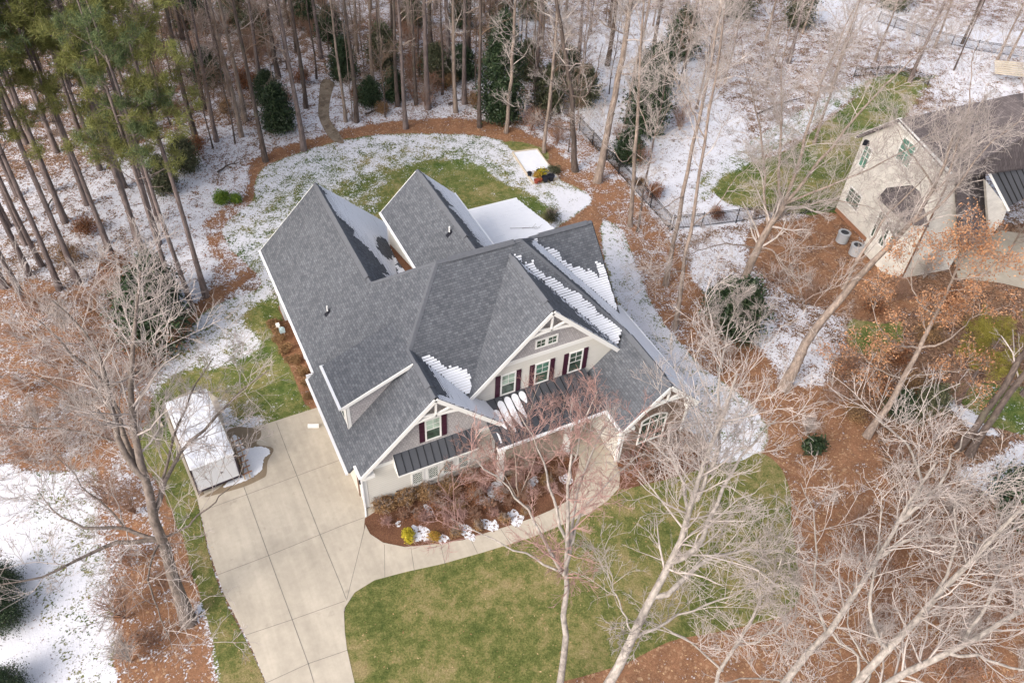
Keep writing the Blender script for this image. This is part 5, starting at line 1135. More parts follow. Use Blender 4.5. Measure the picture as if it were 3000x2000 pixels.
# the spreading tree of the upper right
b = at(1688, 702); BIG.append(big_tree('bare_spreading_tree', 'wide pale fan-shaped bare tree above the fence corner at the upper right', 'tree', b, [
    (-1, 0, [(1708, 640, 75), (1738, 570, 75), (1765, 520, 72), (1800, 470, 72)], 72, .36, .24),
    (0, 4, [(1830, 400), (1850, 320), (1870, 240), (1900, 160), (1930, 90), (1960, 20)], 62, .18, .03),
    (0, 4, [(1850, 420), (1900, 350), (1950, 290), (2010, 220), (2070, 160), (2140, 90)], 52, .17, .03),
    (0, 3, [(1760, 500), (1750, 430), (1760, 350), (1740, 270), (1720, 180), (1700, 90)], 60, .14, .025),
    (0, 4, [(1780, 400), (1800, 300), (1790, 200), (1800, 110), (1830, 20)], 60, .14, .025),
    (0, 4, [(1870, 440), (1950, 410), (2020, 380), (2090, 340), (2160, 290)], 35, .12, .02),
    (0, 3, [(1820, 480, 30), (1880, 460), (1950, 462), (2010, 480)], 20, .10, .02),
    (0, 2, [(1770, 560, 20), (1800, 610, 0), (1840, 660), (1855, 720)], 2, .09, .015),
    (0, 2, [(1700, 560, 30), (1660, 560), (1620, 570), (1560, 590)], 20, .08, .018)], 19, dens=(9, 6, 5), rm=.0095, bark='bark_tan', l1=(1.8, 4.2)))
# slim tree group by the right side of the house
for i, (bx, by, spec, lb, bk) in enumerate((
    (1550, 755, [(-1, 0, [(1560, 690, 82), (1568, 620, 82), (1590, 520, 84), (1602, 420, 84), (1620, 320, 84), (1640, 220, 84), (1650, 120, 84), (1665, 20, 84)], 82, .17, .06), (0, 2, [(1530, 630), (1500, 590), (1460, 560)], 20, .05, .015), (0, 3, [(1640, 480), (1680, 420), (1720, 380)], 40, .06, .015), (0, 5, [(1580, 240), (1550, 180), (1530, 120)], 55, .06, .015)], 'slim grey tree standing alone in pine straw right of the roof', 'bark_tan'),
    (1528, 655, [(-1, 0, [(1548, 560, 82), (1570, 450, 84), (1590, 350, 84), (1615, 230, 84), (1640, 110, 84), (1660, 0, 84)], 82, .20, .08), (0, 2, [(1500, 490), (1460, 450), (1440, 400)], 40, .06, .015)], 'tall twin-like trunk just behind the slim grey tree, right of the roof', 'bark_tan'),
    (1447, 520, [(-1, 0, [(1452, 440, 84), (1458, 350, 84), (1466, 240, 84), (1472, 120, 84), (1476, 0, 84)], 84, .19, .08), (0, 2, [(1430, 380), (1400, 330), (1370, 290)], 40, .06, .015), (0, 3, [(1500, 330), (1530, 260), (1560, 200)], 50, .06, .015)], 'brown leaning trunk beside the black fence behind the right roof end', 'bark_tan'),
    (1464, 533, [(-1, 0, [(1472, 470, 80), (1484, 400, 80), (1500, 320, 80), (1520, 230, 80), (1540, 140, 80)], 80, .10, .04)], 'thin dark trunk next to the leaning one by the black fence', 'bark_dark'),
    (1372, 418, [(-1, 0, [(1388, 340, 82), (1405, 260, 82), (1422, 170, 83), (1438, 80, 83), (1450, 0, 83), (1456, -60, 83)], 82, .34, .20), (0, 3, [(1470, 170), (1520, 110), (1560, 60)], 50, .08, .02), (0, 4, [(1390, 60), (1350, 20), (1320, -20)], 50, .08, .02)], 'thickest pale trunk, standing at the back corner of the lawn by the fence', 'bark_tan'),
    (1321, 393, [(-1, 0, [(1318, 300, 86), (1312, 220, 86), (1300, 130, 84), (1285, 50, 84), (1275, -30, 84)], 85, .27, .14), (0, 2, [(1345, 230), (1370, 170), (1385, 100)], 60, .10, .03), (0, 2, [(1280, 200), (1230, 150), (1190, 120)], 40, .08, .02), (0, 1, [(1270, 290, 20), (1220, 260), (1180, 240)], 25, .05, .015)], 'dark double trunk behind the garden bed of pots', 'bark_dark'),
    (1249, 350, [(-1, 0, [(1258, 270, 85), (1268, 180, 85), (1276, 90, 85), (1284, 0, 85), (1290, -60, 85)], 85, .17, .10), (0, 1, [(1300, 210), (1340, 160), (1380, 130)], 35, .05, .015)], 'slender light tan trunk above the snow-covered garden bed', 'bark_tan'),
    (1162, 305, [(-1, 0, [(1170, 220, 86), (1176, 130, 86), (1182, 40, 86), (1186, -50, 86)], 86, .19, .13)], 'light grey straight trunk right of the dark green column at the lawn edge', 'bark_tan'))):
    BIG.append(big_tree('bare_tall_tree', lb, 'tree', at(bx, by), spec, 30 + i, bark=bk, dens=(7, 5, 4), rm=.009, l1=(1.2, 3.4), group='tall bare trees between the lawn and the fence'))
# oak that keeps its brown leaves
b = at(1990, 1003); BIG.append(big_tree('brown_leaved_oak', 'oak holding orange-brown dead leaves, below the neighbouring house', 'tree', b, [
    (-1, 0, [(2035, 940, 66), (2075, 870, 66), (2110, 800, 68), (2150, 720, 68), (2190, 640, 68), (2230, 560, 68)], 68, .24, .05),
    (0, 3, [(2050, 790), (2010, 740), (2000, 680)], 35, .10, .02), (0, 3, [(2170, 790), (2220, 740), (2270, 700)], 30, .10, .02),
    (0, 4, [(2110, 700), (2090, 650), (2110, 590)], 45, .09, .02), (0, 5, [(2240, 640), (2290, 600), (2330, 570)], 35, .08, .02),
    (0, 2, [(2020, 850), (1980, 820), (1960, 790)], 15, .08, .02), (0, 2, [(2120, 860), (2180, 850), (2240, 850)], 12, .08, .02), (0, 1, [(2010, 900, 10), (1990, 880)], 8, .05, .02)], 41, bark='bark_tan', twig='twig_tan', dens=(6, 4, 4), rm=.011, leaf=('leaf_brown', 1.0, 8, .07), l1=(1.2, 2.8)))
for bx, by, sp, lb in ((2200, 1030, [(2250, 970, 70), (2310, 880, 70), (2370, 790, 70), (2430, 700, 70)], 'dark straight trunk leaving the right edge, upper of the two'), (2225, 1045, [(2270, 975, 70), (2330, 890, 70), (2400, 800, 70), (2460, 720, 70)], 'dark straight trunk leaving the right edge, lower of the two')):
    BIG.append(big_tree('bare_tall_tree', lb, 'tree', at(bx, by), [(-1, 0, sp, 70, .24, .18)], int(bx) % 97, bark='bark_dark', dens=(2, 3, 3), rm=.009))

# ---- generic trees built once, then copied
def copy_tree(src, loc, rz, sc, label, group, cat=None):
    r = src.copy(); COL.objects.link(r); r.location = loc; r.rotation_euler = (0, 0, rz); r.scale = (sc, sc, sc if np.isscalar(sc) else sc); r['label'] = label; r['group'] = group
    if cat: r['category'] = cat
    for ch in list(src.children):
        c = ch.copy(); COL.objects.link(c); c.parent = r
    return r
def straight_trunk(h, r0, r1, lean, g, k=9, wob=.05):
    P = [(0, 0, -.1)] + [(lean[0] * (i / k) ** 1.2 * h + g.normal() * wob, lean[1] * (i / k) ** 1.2 * h + g.normal() * wob, h * i / k) for i in range(1, k + 1)]
    Q, R = resample(P, r0, r1, 12); R[0] *= 1.45; R[1] *= 1.08; return Q, R
def make_pine(seed, h=24, crown=9, mat='needle_green'):
    g = np.random.default_rng(seed); root = empty('pine_tree', (0, 0, 0), 'pine', 'tree'); Q, R = straight_trunk(h, .19, .05, (g.normal() * .012, g.normal() * .012), g)
    mk('trunk', tubes(Q[None], R[None], 10), 'bark_pine', root); P = Q[None]; RR_ = R[None]
    P1, R1 = children(P, RR_, 30, g, (60, 88), absL=(1.3, 3.6), k=6, wig=.14, up=.16, rf=.3, rmin=.014, tmin=1 - crown / h)
    D1, Dr1 = children(P, RR_, 9, g, (70, 95), absL=(.5, 1.8), k=4, wig=.2, up=.0, rf=.25, rmin=.012, tmin=.30)
    P2, R2 = children(P1, R1, 5, g, (30, 65), (.25, .5), 4, .18, .15, .5, .009, .35, .4)
    mk('branches', join([tubes(P1, R1, 5), tubes(P2, R2, 3), tubes(D1, Dr1, 4)]), 'bark_pine', root)
    C = np.concatenate([P2[:, -1], P2[:, -2], P1[:, -1], P1[:, -2]]); mk('foliage', needles(C, 34, .34, g, .016), mat, root, False); return root
def make_bare(seed, h, r, twig='twig_tan', bark='bark_pine', first=.4, n=(16, 5, 4), L=(1.5, 3.8)):
    g = np.random.default_rng(seed); root = empty('bare_woodland_tree', (0, 0, 0), 'bare tree', 'tree'); Q, R = straight_trunk(h, r, .03, (g.normal() * .02, g.normal() * .02), g, wob=.10)
    mk('trunk', tubes(Q[None], R[None], 9), bark, root)
    P1, R1 = children(Q[None], R[None], n[0], g, (35, 70), absL=L, k=6, wig=.16, up=.14, rf=.4, rmin=.014, tmin=first)
    P2, R2 = children(P1, R1, n[1], g, (28, 60), (.35, .6), 5, .18, .1, .5, .010, .15, .4); P3, R3 = children(P2, R2, n[2], g, (28, 60), (.4, .7), 4, .2, .1, .6, .008, .1, .25)
    mk('branches', join([tubes(P1, R1, 4), tubes(P2, R2, 3), tubes(P3, R3, 3)]), twig, root); return root
def make_shrub(name, seed, rad, hgt, mat, n=900, leaf_=.07, per=3, lump=.35, twig=None, cat='shrub', asp=.55, stems=7, spray=.09):
    g = np.random.default_rng(seed); root = empty(name, (0, 0, 0), name.replace('_', ' '), cat)
    if twig:
        P0 = np.zeros((stems, 5, 3)); a = g.random(stems) * 6.28; s_ = rad * .35 * (.3 + g.random(stems))
        for j in range(5): P0[:, j] = np.stack([np.cos(a) * s_ * j / 4 * 1.4, np.sin(a) * s_ * j / 4 * 1.4, np.full(stems, hgt * .8 * j / 4)], 1) + g.normal(size=(stems, 3)) * .02 * j
        R0 = np.full((stems, 5), .022) * np.linspace(1, .45, 5); P1, R1 = children(P0, R0, 6, g, (25, 65), (.35, .7), 5, .2, .05, .6, .007, .1, .2); P2, R2 = children(P1, R1, 5, g, (25, 65), (.35, .7), 4, .22, .05, .7, .006, .1, .12)
        mk('stems', join([tubes(P0, R0, 5), tubes(P1, R1, 3), tubes(P2, R2, 3)]), twig, root)
    if mat:
        nl = 9; lc = norm(g.normal(size=(nl, 3))) * (.35 + .35 * g.random((nl, 1))); lc[:, 2] = np.abs(lc[:, 2]); lr = .38 + .30 * g.random(nl)
        pick = g.integers(0, nl, n); d = norm(g.normal(size=(n, 3))); C = lc[pick] * (1 - lump * .5) + d * (lr[pick] * (.55 + .45 * g.random(n) ** .5))[:, None]
        C = C * np.array([rad, rad, hgt * .62]) + np.array([0, 0, hgt * .28]); C = C[C[:, 2] > .02]; mk('foliage', leaves(C, per, spray, leaf_, g, asp), mat, root, False)
    return root
def make_column(seed, hgt, rad, mat='leaf_dark', n=2600, leaf_=.10):
    g = np.random.default_rng(seed); root = empty('evergreen_tree', (0, 0, 0), 'evergreen', 'tree'); t = g.random(n) ** .8; prof = np.sin(np.pi * np.clip(t * .92 + .1, 0, 1)) ** .6 * (1 - .45 * t)
    a = g.random(n) * 6.28; lob = 1 + .30 * np.sin(a * 3 + t * 11 + seed) + .26 * np.sin(a * 5 - t * 19); rr_ = rad * prof * lob * (.35 + .65 * g.random(n) ** .6) + g.exponential(.07 * rad, n); keep = g.random(n) < .55 + .45 * np.sin(a * 2 + t * 23 + seed) ** 2; t = np.where(keep, t, t * .3)
    C = np.stack([np.cos(a) * rr_, np.sin(a) * rr_, .2 + t * hgt], 1); mk('foliage', leaves(C, 4, .19, leaf_, g, .5), mat, root, False)
    Q, R = straight_trunk(hgt * .9, .12, .03, (0, 0), g); P1, R1 = children(Q[None], R[None], 26, g, (50, 80), absL=(rad * .5, rad), k=4, wig=.15, up=.1, rf=.35, rmin=.012, tmin=.1)
    mk('trunk', tubes(Q[None], R[None], 7), 'bark_dark', root); mk('branches', tubes(P1, R1, 4), 'bark_dark', root); return root
ORD = ['first', 'second', 'third', 'fourth', 'fifth', 'sixth', 'seventh', 'eighth', 'ninth', 'tenth', 'eleventh', 'twelfth', 'thirteenth', 'fourteenth', 'fifteenth', 'sixteenth', 'seventeenth', 'eighteenth', 'nineteenth']
TEN = ['', '', 'twenty', 'thirty', 'forty', 'fifty', 'sixty', 'seventy', 'eighty', 'ninety']
def ordi(i):
    n = i + 1
    if n >= 100: return 'hundredth' if n == 100 else 'hundred and ' + ordi(n - 101)
    if n < 20: return ORD[n - 1]
    return TEN[n // 10][:-1] + 'ieth' if n % 10 == 0 else TEN[n // 10] + '-' + ORD[n % 10 - 1]
class Kind:
    """keeps the built originals of one kind; the first placing uses the original itself, later ones are copies"""
    def __init__(s, srcs): s.src = srcs; s.used = [False] * len(srcs)
    def place(s, i, loc, rz, sc, label, group, cat=None, name=None):
        i %= len(s.src); o = s.src[i]
        if not s.used[i]:
            s.used[i] = True; o.location = loc; o.rotation_euler = (0, 0, rz); o.scale = (sc,) * 3; o['label'] = label; o['group'] = group
            if cat: o['category'] = cat
            return o
        return copy_tree(o, loc, rz, sc, label, group, cat)
# ---------------------------------------------------------------- pines of the left-hand wood (foot positions read off the photo)
PN = Kind([make_pine(101, 23, 12), make_pine(102, 25, 12, 'needle_dark'), make_pine(103, 22, 12), make_pine(104, 24, 11, 'needle_green')])
pines = [(473, 680), (443, 714), (408, 703), (337, 607), (263, 600), (180, 650), (137, 664), (67, 630), (365, 508), (365, 560), (318, 560), (245, 560), (150, 510), (60, 560), (120, 440), (20, 520), (200, 470), (285, 430), (95, 610), (10, 660), (-30, 620), (60, 700), (40, 450), (-60, 560), (-80, 480), (230, 390), (130, 350), (320, 360), (60, 330), (-40, 360), (180, 300), (-120, 660), (-90, 740)]
ordered = sorted(range(len(pines)), key=lambda i: pines[i][0])
for rank, i in enumerate(ordered):
    x, y = pines[i]; g_ = at(x, y); PN.place(i, (g_[0], g_[1], 0), i * 1.3, [1.0, .88, .95, 1.12, .9, 1.05, 1.0][i % 7], 'tall pine of the left-hand wood, %s from the left counting by their feet' % ordi(rank), 'pines of the left-hand wood')
YP = Kind([make_pine(105, 8.5, 5.5, 'needle_yellow')])
g_ = at(2352, 905); YP.place(0, (g_[0], g_[1], 0), 0, 1.0, 'young yellow-green pine at the right edge beside the brown-leaved oak', 'young yellow pines')
g_ = at(2200, 925); YP.place(0, (g_[0], g_[1], 0), 2, .7, 'small yellow-green pine half hidden by the brown oak leaves', 'young yellow pines')
# straight trunks behind the back lawn
BW = Kind([make_bare(201, 21, .21, first=.35), make_bare(202, 19, .15, 'twig_tan', 'bark_tan', .3), make_bare(203, 22, .18, 'twig_brown', 'bark_dark', .38), make_bare(204, 16, .10, 'twig_tan', 'bark_dark', .25), make_bare(205, 20, .17, 'twig_pale', 'bark_tan', .3, (18, 6, 4))])
back = [(498, 325), (453, 327), (555, 313), (610, 370), (698, 345), (703, 248), (727, 180), (737, 133), (748, 75), (563, 277), (530, 220), (819, 280), (856, 185), (914, 243), (932, 295), (956, 240), (964, 177), (983, 250), (1016, 218), (1047, 258), (1067, 238), (1101, 292), (794, 280), (470, 250), (600, 210), (640, 180), (680, 120), (660, 60), (780, 110), (820, 120), (870, 90), (905, 140), (940, 90), (990, 120), (1030, 150), (1075, 120), (1100, 170), (1140, 130), (1205, 130), (1245, 90), (1330, 120), (1395, 150), (1437, 290), (1500, 120), (1230, 210), (1175, 60), (560, 120), (500, 130), (430, 180), (380, 260), (350, 180), (420, 90), (300, 250), (240, 210), (160, 200), (90, 250), (20, 260), (-40, 200), (720, 20), (850, 20), (1000, 20), (1110, 30), (1300, 30), (1400, 60)]
ordered = sorted(range(len(back)), key=lambda i: back[i][0])
for rank, i in enumerate(ordered):
    x, y = back[i]; g_ = at(x, y); BW.place([0, 2, 1, 2, 0, 2, 3, 0, 3, 4][i % 10] if i != 4 else 0, (g_[0], g_[1], 0), i * 2.1, .85 + .05 * ((i * 7) % 8), 'bare straight woodland tree behind the back lawn, %s from the left counting by their feet' % ordi(rank), 'straight bare trees of the wood behind')
# far trees out of the photo's upper edge and behind the neighbour's plot
fr = random.Random(3); far_ = []
tries = 0
while len(far_) < 46 and tries < 4000:
    tries += 1; x, y = fr.uniform(-60, 2450), fr.uniform(-90, 190)
    if 1180 < x < 1260 and y > -60: continue
    if 1850 < x and 0 < y < 120 and fr.random() < .8: continue
    if y > 60 and not (x > 1560): continue
    g_ = at(x, y)
    if all(math.hypot(g_[0] - q_[0], g_[1] - q_[1]) > 3.2 for q_ in far_): far_.append((g_[0], g_[1], x))
far_.sort(key=lambda q_: q_[2])
for i, (x, y, _) in enumerate(far_):
    BW.place([2, 0, 4, 1, 3][i % 5], (x, y, 0), i * 1.7, .75 + .04 * ((i * 5) % 8), 'bare tree in the far band along the upper edge, %s from the left' % ordi(i), 'far bare trees along the upper edge')
# thin saplings filling the wood
SL = Kind([make_bare(211, 9, .05, 'twig_tan', 'bark_tan', .15, (16, 6, 4), (.9, 2.4)), make_bare(212, 11, .06, 'twig_brown', 'bark_dark', .2, (18, 6, 4), (1.0, 2.6)), make_bare(213, 7, .04, 'twig_pale', 'bark_tan', .12, (14, 6, 5), (.8, 2.0))])
sap = []; tries = 0
while len(sap) < 110 and tries < 6000:
    tries += 1; x, y = fr.uniform(-60, 1640), fr.uniform(-60, 400)
    if x > 560 and y > 300 - max(0, x - 1150) * .0 and x < 1500 and not (x > 1280 and y < 380): continue
    if 560 < x < 1300 and y > 285: continue
    if 1195 < x < 1270 and y < 100: continue
    if 715 < x < 800 and 150 < y: continue
    if x > 1340 and y > 120 and fr.random() < .7: continue
    g_ = at(x, y)
    if all(math.hypot(g_[0] - q_[0], g_[1] - q_[1]) > 1.6 for q_ in sap): sap.append((g_[0], g_[1], x))
sap.sort(key=lambda q_: q_[2])
for i, (x, y, _) in enumerate(sap):
    SL.place([0, 1, 2, 1, 0][i % 5], (x, y, 0), i * 1.7, .8 + .06 * ((i * 5) % 8), 'thin bare sapling between the big trunks of the wood, %s from the left' % ordi(i), 'thin saplings in the wood')
# spreading bare trees at the upper right and more wood round the neighbour
SP = Kind([make_bare(221, 13, .15, 'twig_pale', 'bark_tan', .14, (24, 8, 6), (2.2, 5.0)), make_bare(222, 12, .13, 'twig_pale', 'bark_tan', .12, (22, 8, 6), (2.0, 4.6)), make_bare(223, 10, .09, 'twig_tan', 'bark_tan', .1, (18, 8, 5), (1.4, 3.4))])
spots = [(1600, 250), (1665, 190), (1760, 200), (1905, 210), (2010, 140), (2120, 120), (2290, 140), (2360, 230), (2230, 60), (1760, 90), (1545, 190), (2310, 590), (1870, 330), (2390, 480), (1500, 60), (1640, 90)]
ordered = sorted(range(len(spots)), key=lambda i: spots[i][0])
for rank, i in enumerate(ordered):
    x, y = spots[i]; g_ = at(x, y); SP.place(i, (g_[0], g_[1], 0), i * 2.3, .8 + .06 * (i % 5), 'pale spreading bare tree of the upper right plots, %s from the left' % ordi(rank), 'pale spreading trees of the upper right')
# brush: leafless thickets at left, right and bottom
BR = Kind([make_shrub('bare_thicket', 301, 1.6, 2.6, None, twig='twig_rust', stems=16, cat='shrub'), make_shrub('bare_thicket', 302, 1.5, 2.2, 'leaf_rust', 220, .06, 2, twig='twig_rust', stems=14), make_shrub('bare_thicket', 303, 1.3, 2.4, None, twig='twig_pale', stems=14)])
wr = random.Random(17); WB = []
while len(WB) < 70:
    x, y = wr.uniform(200, 1170), wr.uniform(-20, 275)
    if 705 < x < 810 and y > 110: continue
    if y > 190 and wr.random() < .6: continue
    WB.append((x, y))
brush = [(40, 780), (90, 720), (150, 760), (210, 720), (260, 700), (60, 900), (130, 850), (20, 1000), (90, 970), (170, 930), (260, 900), (330, 870), (250, 1010), (150, 1030), (320, 960), (310, 1180), (250, 1160), (300, 1300), (290, 1420), (350, 1480), (300, 1520), (380, 1350), (70, 1060), (400, 800), (300, 760), (230, 800), (1850, 1000), (2080, 1180), (2160, 1240), (2250, 1330), (2120, 1350), (2300, 1420), (2200, 1480), (2020, 1420), (2330, 1220), (2050, 1050), (2130, 1010), (1950, 1300), (2340, 1540), (2080, 1540), (1900, 930), (1940, 850), (1620, 770), (1660, 840), (2120, 640), (2060, 690), (2170, 930), (1780, 650), (1850, 700), (2260, 1180), (1500, 240), (1560, 300), (1280, 330), (1220, 300), (1420, 330), (1470, 380), (2180, 1180), (2230, 1230), (2120, 1280), (2060, 1240), (2280, 1360), (2330, 1400), (1990, 1480), (2150, 1430), (2250, 1450), (2180, 1560), (1960, 1220), (2010, 1340)] + WB
ordered = sorted(range(len(brush)), key=lambda i: brush[i][0])
for rank, i in enumerate(ordered):
    x, y = brush[i]; g_ = at(x, y); BR.place([0, 1, 2, 0, 0, 1][i % 6], (g_[0], g_[1], 0), i * 1.9, .62 + .09 * ((i * 3) % 7), 'leafless twiggy thicket on the woodland floor, %s from the left across the picture' % ordi(rank), 'leafless thickets')
# evergreens
EV = Kind([make_column(401, 3.6, 1.25), make_column(402, 3.0, 1.5, 'leaf_dark', 2200), make_column(403, 3.2, 1.3, 'leaf_olive', 1600)])
TE = Kind([make_column(404, 9.5, 1.9, 'leaf_dark', 6000, .12)])
g_ = at(1150, 275); TE.place(0, (g_[0], g_[1], 0), 0, 1.0, 'tall dark green evergreen column at the back edge of the lawn', 'tall dark evergreens'); g_ = at(1175, 285)
evs = [(643, 300, 1.1, 0), (620, 235, .9, 1), (365, 790, 1.5, 0), (372, 700, 1.1, 0), (340, 740, 1.1, 1), (480, 190, 1.0, 1), (590, 110, 1.1, 2), (790, 180, 1.0, 0), (760, 90, 1.0, 1), (850, 240, .8, 1), (880, 150, 1.2, 2), (905, 230, .8, 0), (1000, 190, 1.1, 2), (1060, 180, 1.0, 1), (700, 60, 1.1, 0), (540, 60, 1.2, 2), (440, 60, 1.2, 1), (1210, 180, 1.1, 2), (1260, 250, 1.2, 2), (1300, 190, 1.1, 1), (1220, 40, 1.3, 2), (1480, 300, 1.5, 0), (1440, 370, .9, 1), (1500, 210, 1.4, 1), (1560, 130, 1.3, 0), (1690, 770, 1.2, 0), (1660, 730, 1.0, 1), (1340, 240, 1.1, 2), (1150, 90, 1.1, 1), (950, 60, 1.0, 2), (1060, 60, 1.0, 0), (1690, 40, 1.4, 2), (1830, 60, 1.3, 2), (2050, 20, 1.3, 2), (330, 120, 1.3, 2), (250, 320, 1.1, 2), (2120, 960, .8, 2), (2335, 1180, 1.2, 1), (2060, 950, .6, 1), (380, 440, .9, 2), (430, 390, .9, 2)]
ordered = sorted(range(len(evs)), key=lambda i: evs[i][0])
for rank, i in enumerate(ordered):
    x, y, s_, k = evs[i]; g_ = at(x, y); EV.place(k, (g_[0], g_[1], 0), i * 1.1, s_, 'dense %s evergreen under the bare trees, %s from the left' % ('grey-olive' if k == 2 else 'dark green', ordi(rank)), 'evergreens in the woods')
# rusty shrubs
RS = Kind([make_shrub('rusty_shrub', 501, 1.2, 1.7, 'leaf_rust', 700, .06, 3, twig='twig_brown', spray=.12), make_shrub('rusty_shrub', 502, 1.0, 1.3, 'leaf_tan', 600, .05, 3, twig='twig_brown', spray=.12)])
rs = [(455, 350, 1.1), (430, 340, .9), (270, 640, 1.3), (300, 690, 1.3), (330, 820, 1.2), (395, 770, .8), (560, 200, 1.2), (520, 260, 1), (700, 190, 1), (880, 260, .9), (820, 230, 1), (1030, 200, 1.1), (960, 160, 1.2), (1090, 240, 1), (600, 60, 1.2), (400, 20, 1.2), (200, 540, 1), (160, 600, 1.1), (1500, 450, .9), (1470, 430, .8), (2000, 720, 1), (2130, 780, 1.2), (2180, 700, 1.2), (2230, 760, 1.2), (2050, 830, 1), (2100, 900, 1.1), (2020, 900, .9), (1960, 960, .9), (1640, 500, .7)]
ordered = sorted(range(len(rs)), key=lambda i: rs[i][0])
for rank, i in enumerate(ordered):
    x, y, s_ = rs[i]; g_ = at(x, y); RS.place(i, (g_[0], g_[1], 0), i * 1.4, s_, 'shrub holding rusty brown leaves in the woods, %s from the left' % ordi(rank), 'rusty leaved shrubs')
# single bushes with a look of their own
def one(o, x, y, sc, label, rz=0, group=None, cat=None):
    g_ = at(x, y); o.location = (g_[0], g_[1], 0); o.scale = (sc,) * 3; o.rotation_euler = (0, 0, rz); o['label'] = label
    if group: o['group'] = group
    if cat: o['category'] = cat
    return o
one(make_shrub('green_bush', 601, .75, 1.1, 'leaf_bright', 900, .06, 4), 510, 465, 1, 'bright green leafy bush standing in the snow by the back lawn')
one(make_shrub('green_bush', 602, .5, .8, 'leaf_bright', 500, .06, 4), 540, 466, 1, 'smaller yellow-green bush touching the bright green one by the back lawn')
one(make_shrub('green_bush', 603, .65, 1.1, 'leaf_dark', 420, .11, 3, spray=.13), 1868, 1035, 1, 'lone broad-leaved green bush in the orange pine straw at right')
one(make_shrub('lawn_edge_bush', 604, .8, 1.0, 'leaf_olive', 500, .05, 3, twig='twig_tan'), 1265, 505, 1, 'olive bush beside the snow-covered rear porch roof')
hd = make_column(605, 2.6, 1.6, 'leaf_dark', 3600, .06); one(hd, 12, 1425, .72, 'upper clipped dark evergreen at the lower left edge'); HK = Kind([hd]); HK.used[0] = True
for x, y, lb in ((8, 1350, 'rear clipped dark evergreen at the left edge'), (20, 1590, 'lowest clipped dark evergreen in the bottom left corner')):
    g_ = at(x, y); HK.place(0, (g_[0], g_[1], 0), 1.3 + x, .62, lb, 'clipped evergreens at the left edge')
# beds by the house: round tan shrubs down the left wall
TS = Kind([make_shrub('round_tan_shrub', 611, .46, .62, 'leaf_tan', 520, .035, 4, spray=.05, lump=.2)])
for i, (x, y, s_) in enumerate(((627, 750, 1.05), (639, 763, 1.0), (643, 783, 1.05), (657, 806, 1.15), (680, 831, .95), (694, 858, 1.0), (662, 830, .7), (702, 885, .9), (708, 915, .7))):
    g_ = at(x, y); TS.place(0, (g_[0], g_[1], 0), i, s_, 'round clipped tan shrub by the left house wall, %s from the back' % ordi(i), 'round shrubs along the left wall')
# front bed
FB = Kind([make_shrub('clipped_brown_shrub', 621, .80, .85, 'leaf_tan', 900, .045, 4, twig='twig_tan', spray=.07, lump=.2), make_shrub('clipped_brown_shrub', 622, .9, 1.35, 'leaf_rust', 600, .04, 3, twig='twig_tan', spray=.08)])
fb = [(880, 1172, 1.0, 0), (938, 1152, 1.0, 0), (985, 1135, .95, 0), (1030, 1118, .95, 0), (1080, 1105, .9, 1), (1125, 1092, .9, 1), (1180, 1075, .75, 1), (1235, 1065, .75, 1), (1290, 1060, .7, 1), (1010, 1170, .8, 1), (1090, 1150, .8, 1), (1440, 1085, .9, 1), (1480, 1075, .95, 1), (1525, 1062, .95, 1), (1570, 1050, .9, 1), (1500, 1040, .9, 1), (1455, 1050, .8, 1), (1560, 1010, .8, 1), (1600, 1030, .8, 1), (1050, 1165, .7, 0), (1150, 1140, .7, 1), (1205, 1130, .7, 1), (1260, 1110, .65, 0), (960, 1190, .6, 1), (1185, 1100, .7, 0)]
for i, (x, y, s_, k) in enumerate(fb):
    g_ = at(x, y); FB.place(k, (g_[0], g_[1], 0), i * 1.2, s_, 'brown winter shrub in the bed along the house front, %s counting from the driveway' % ordi(i), 'brown shrubs along the house front')
GD = Kind([make_shrub('golden_shrub', 631, .42, .62, 'leaf_gold', 620, .04, 4, spray=.045, lump=.2), make_shrub('golden_shrub', 632, .42, .5, 'leaf_orange', 320, .04, 4, spray=.05), make_shrub('golden_shrub', 633, .42, .5, 'leaf_tan', 300, .04, 3, spray=.06, twig='twig_tan')])
for i, (x, y, k, lb) in enumerate(((939, 1234, 0, 'round bright yellow shrub at the driveway end of the front bed'), (995, 1236, 1, 'orange and gold shrub second from the driveway in the front bed'), (1048, 1226, 2, 'tan and green shrub third from the driveway in the front bed'), (1100, 1212, 2, 'tan shrub fourth from the driveway in the front bed'), (1158, 1193, 2, 'olive-tan shrub fifth from the driveway in the front bed'), (1210, 1175, 2, 'tan shrub nearest the porch path in the front bed'))):
    g_ = at(x, y); GD.place(k, (g_[0], g_[1], 0), i, 1, lb, 'low shrubs along the front walk')
def patch(x, y, rx, ry, seed, label):
    g_ = at(x, y); o = blob(g_[0], g_[1], rx * .85, ry * .8, .3, .028, 'snow_thin', 'snow_patch', seed, .010, .42, 80); tag(o, label, 'snow', kind='stuff')
for i, (x, y, rx, ry) in enumerate(((966, 1226, .55, .8), (1018, 1238, .3, .4), (1072, 1222, .42, .65), (1126, 1206, .42, .6), (1184, 1190, .5, .6), (1140, 1128, .6, .9), (1220, 1110, .7, .3), (985, 1170, .25, .4), (1110, 1150, .4, .5), (915, 1203, .2, .2), (1300, 1100, .5, .4))):
    patch(x, y, rx, ry, 70 + i, 'old snow lying between the shrubs of the front bed')
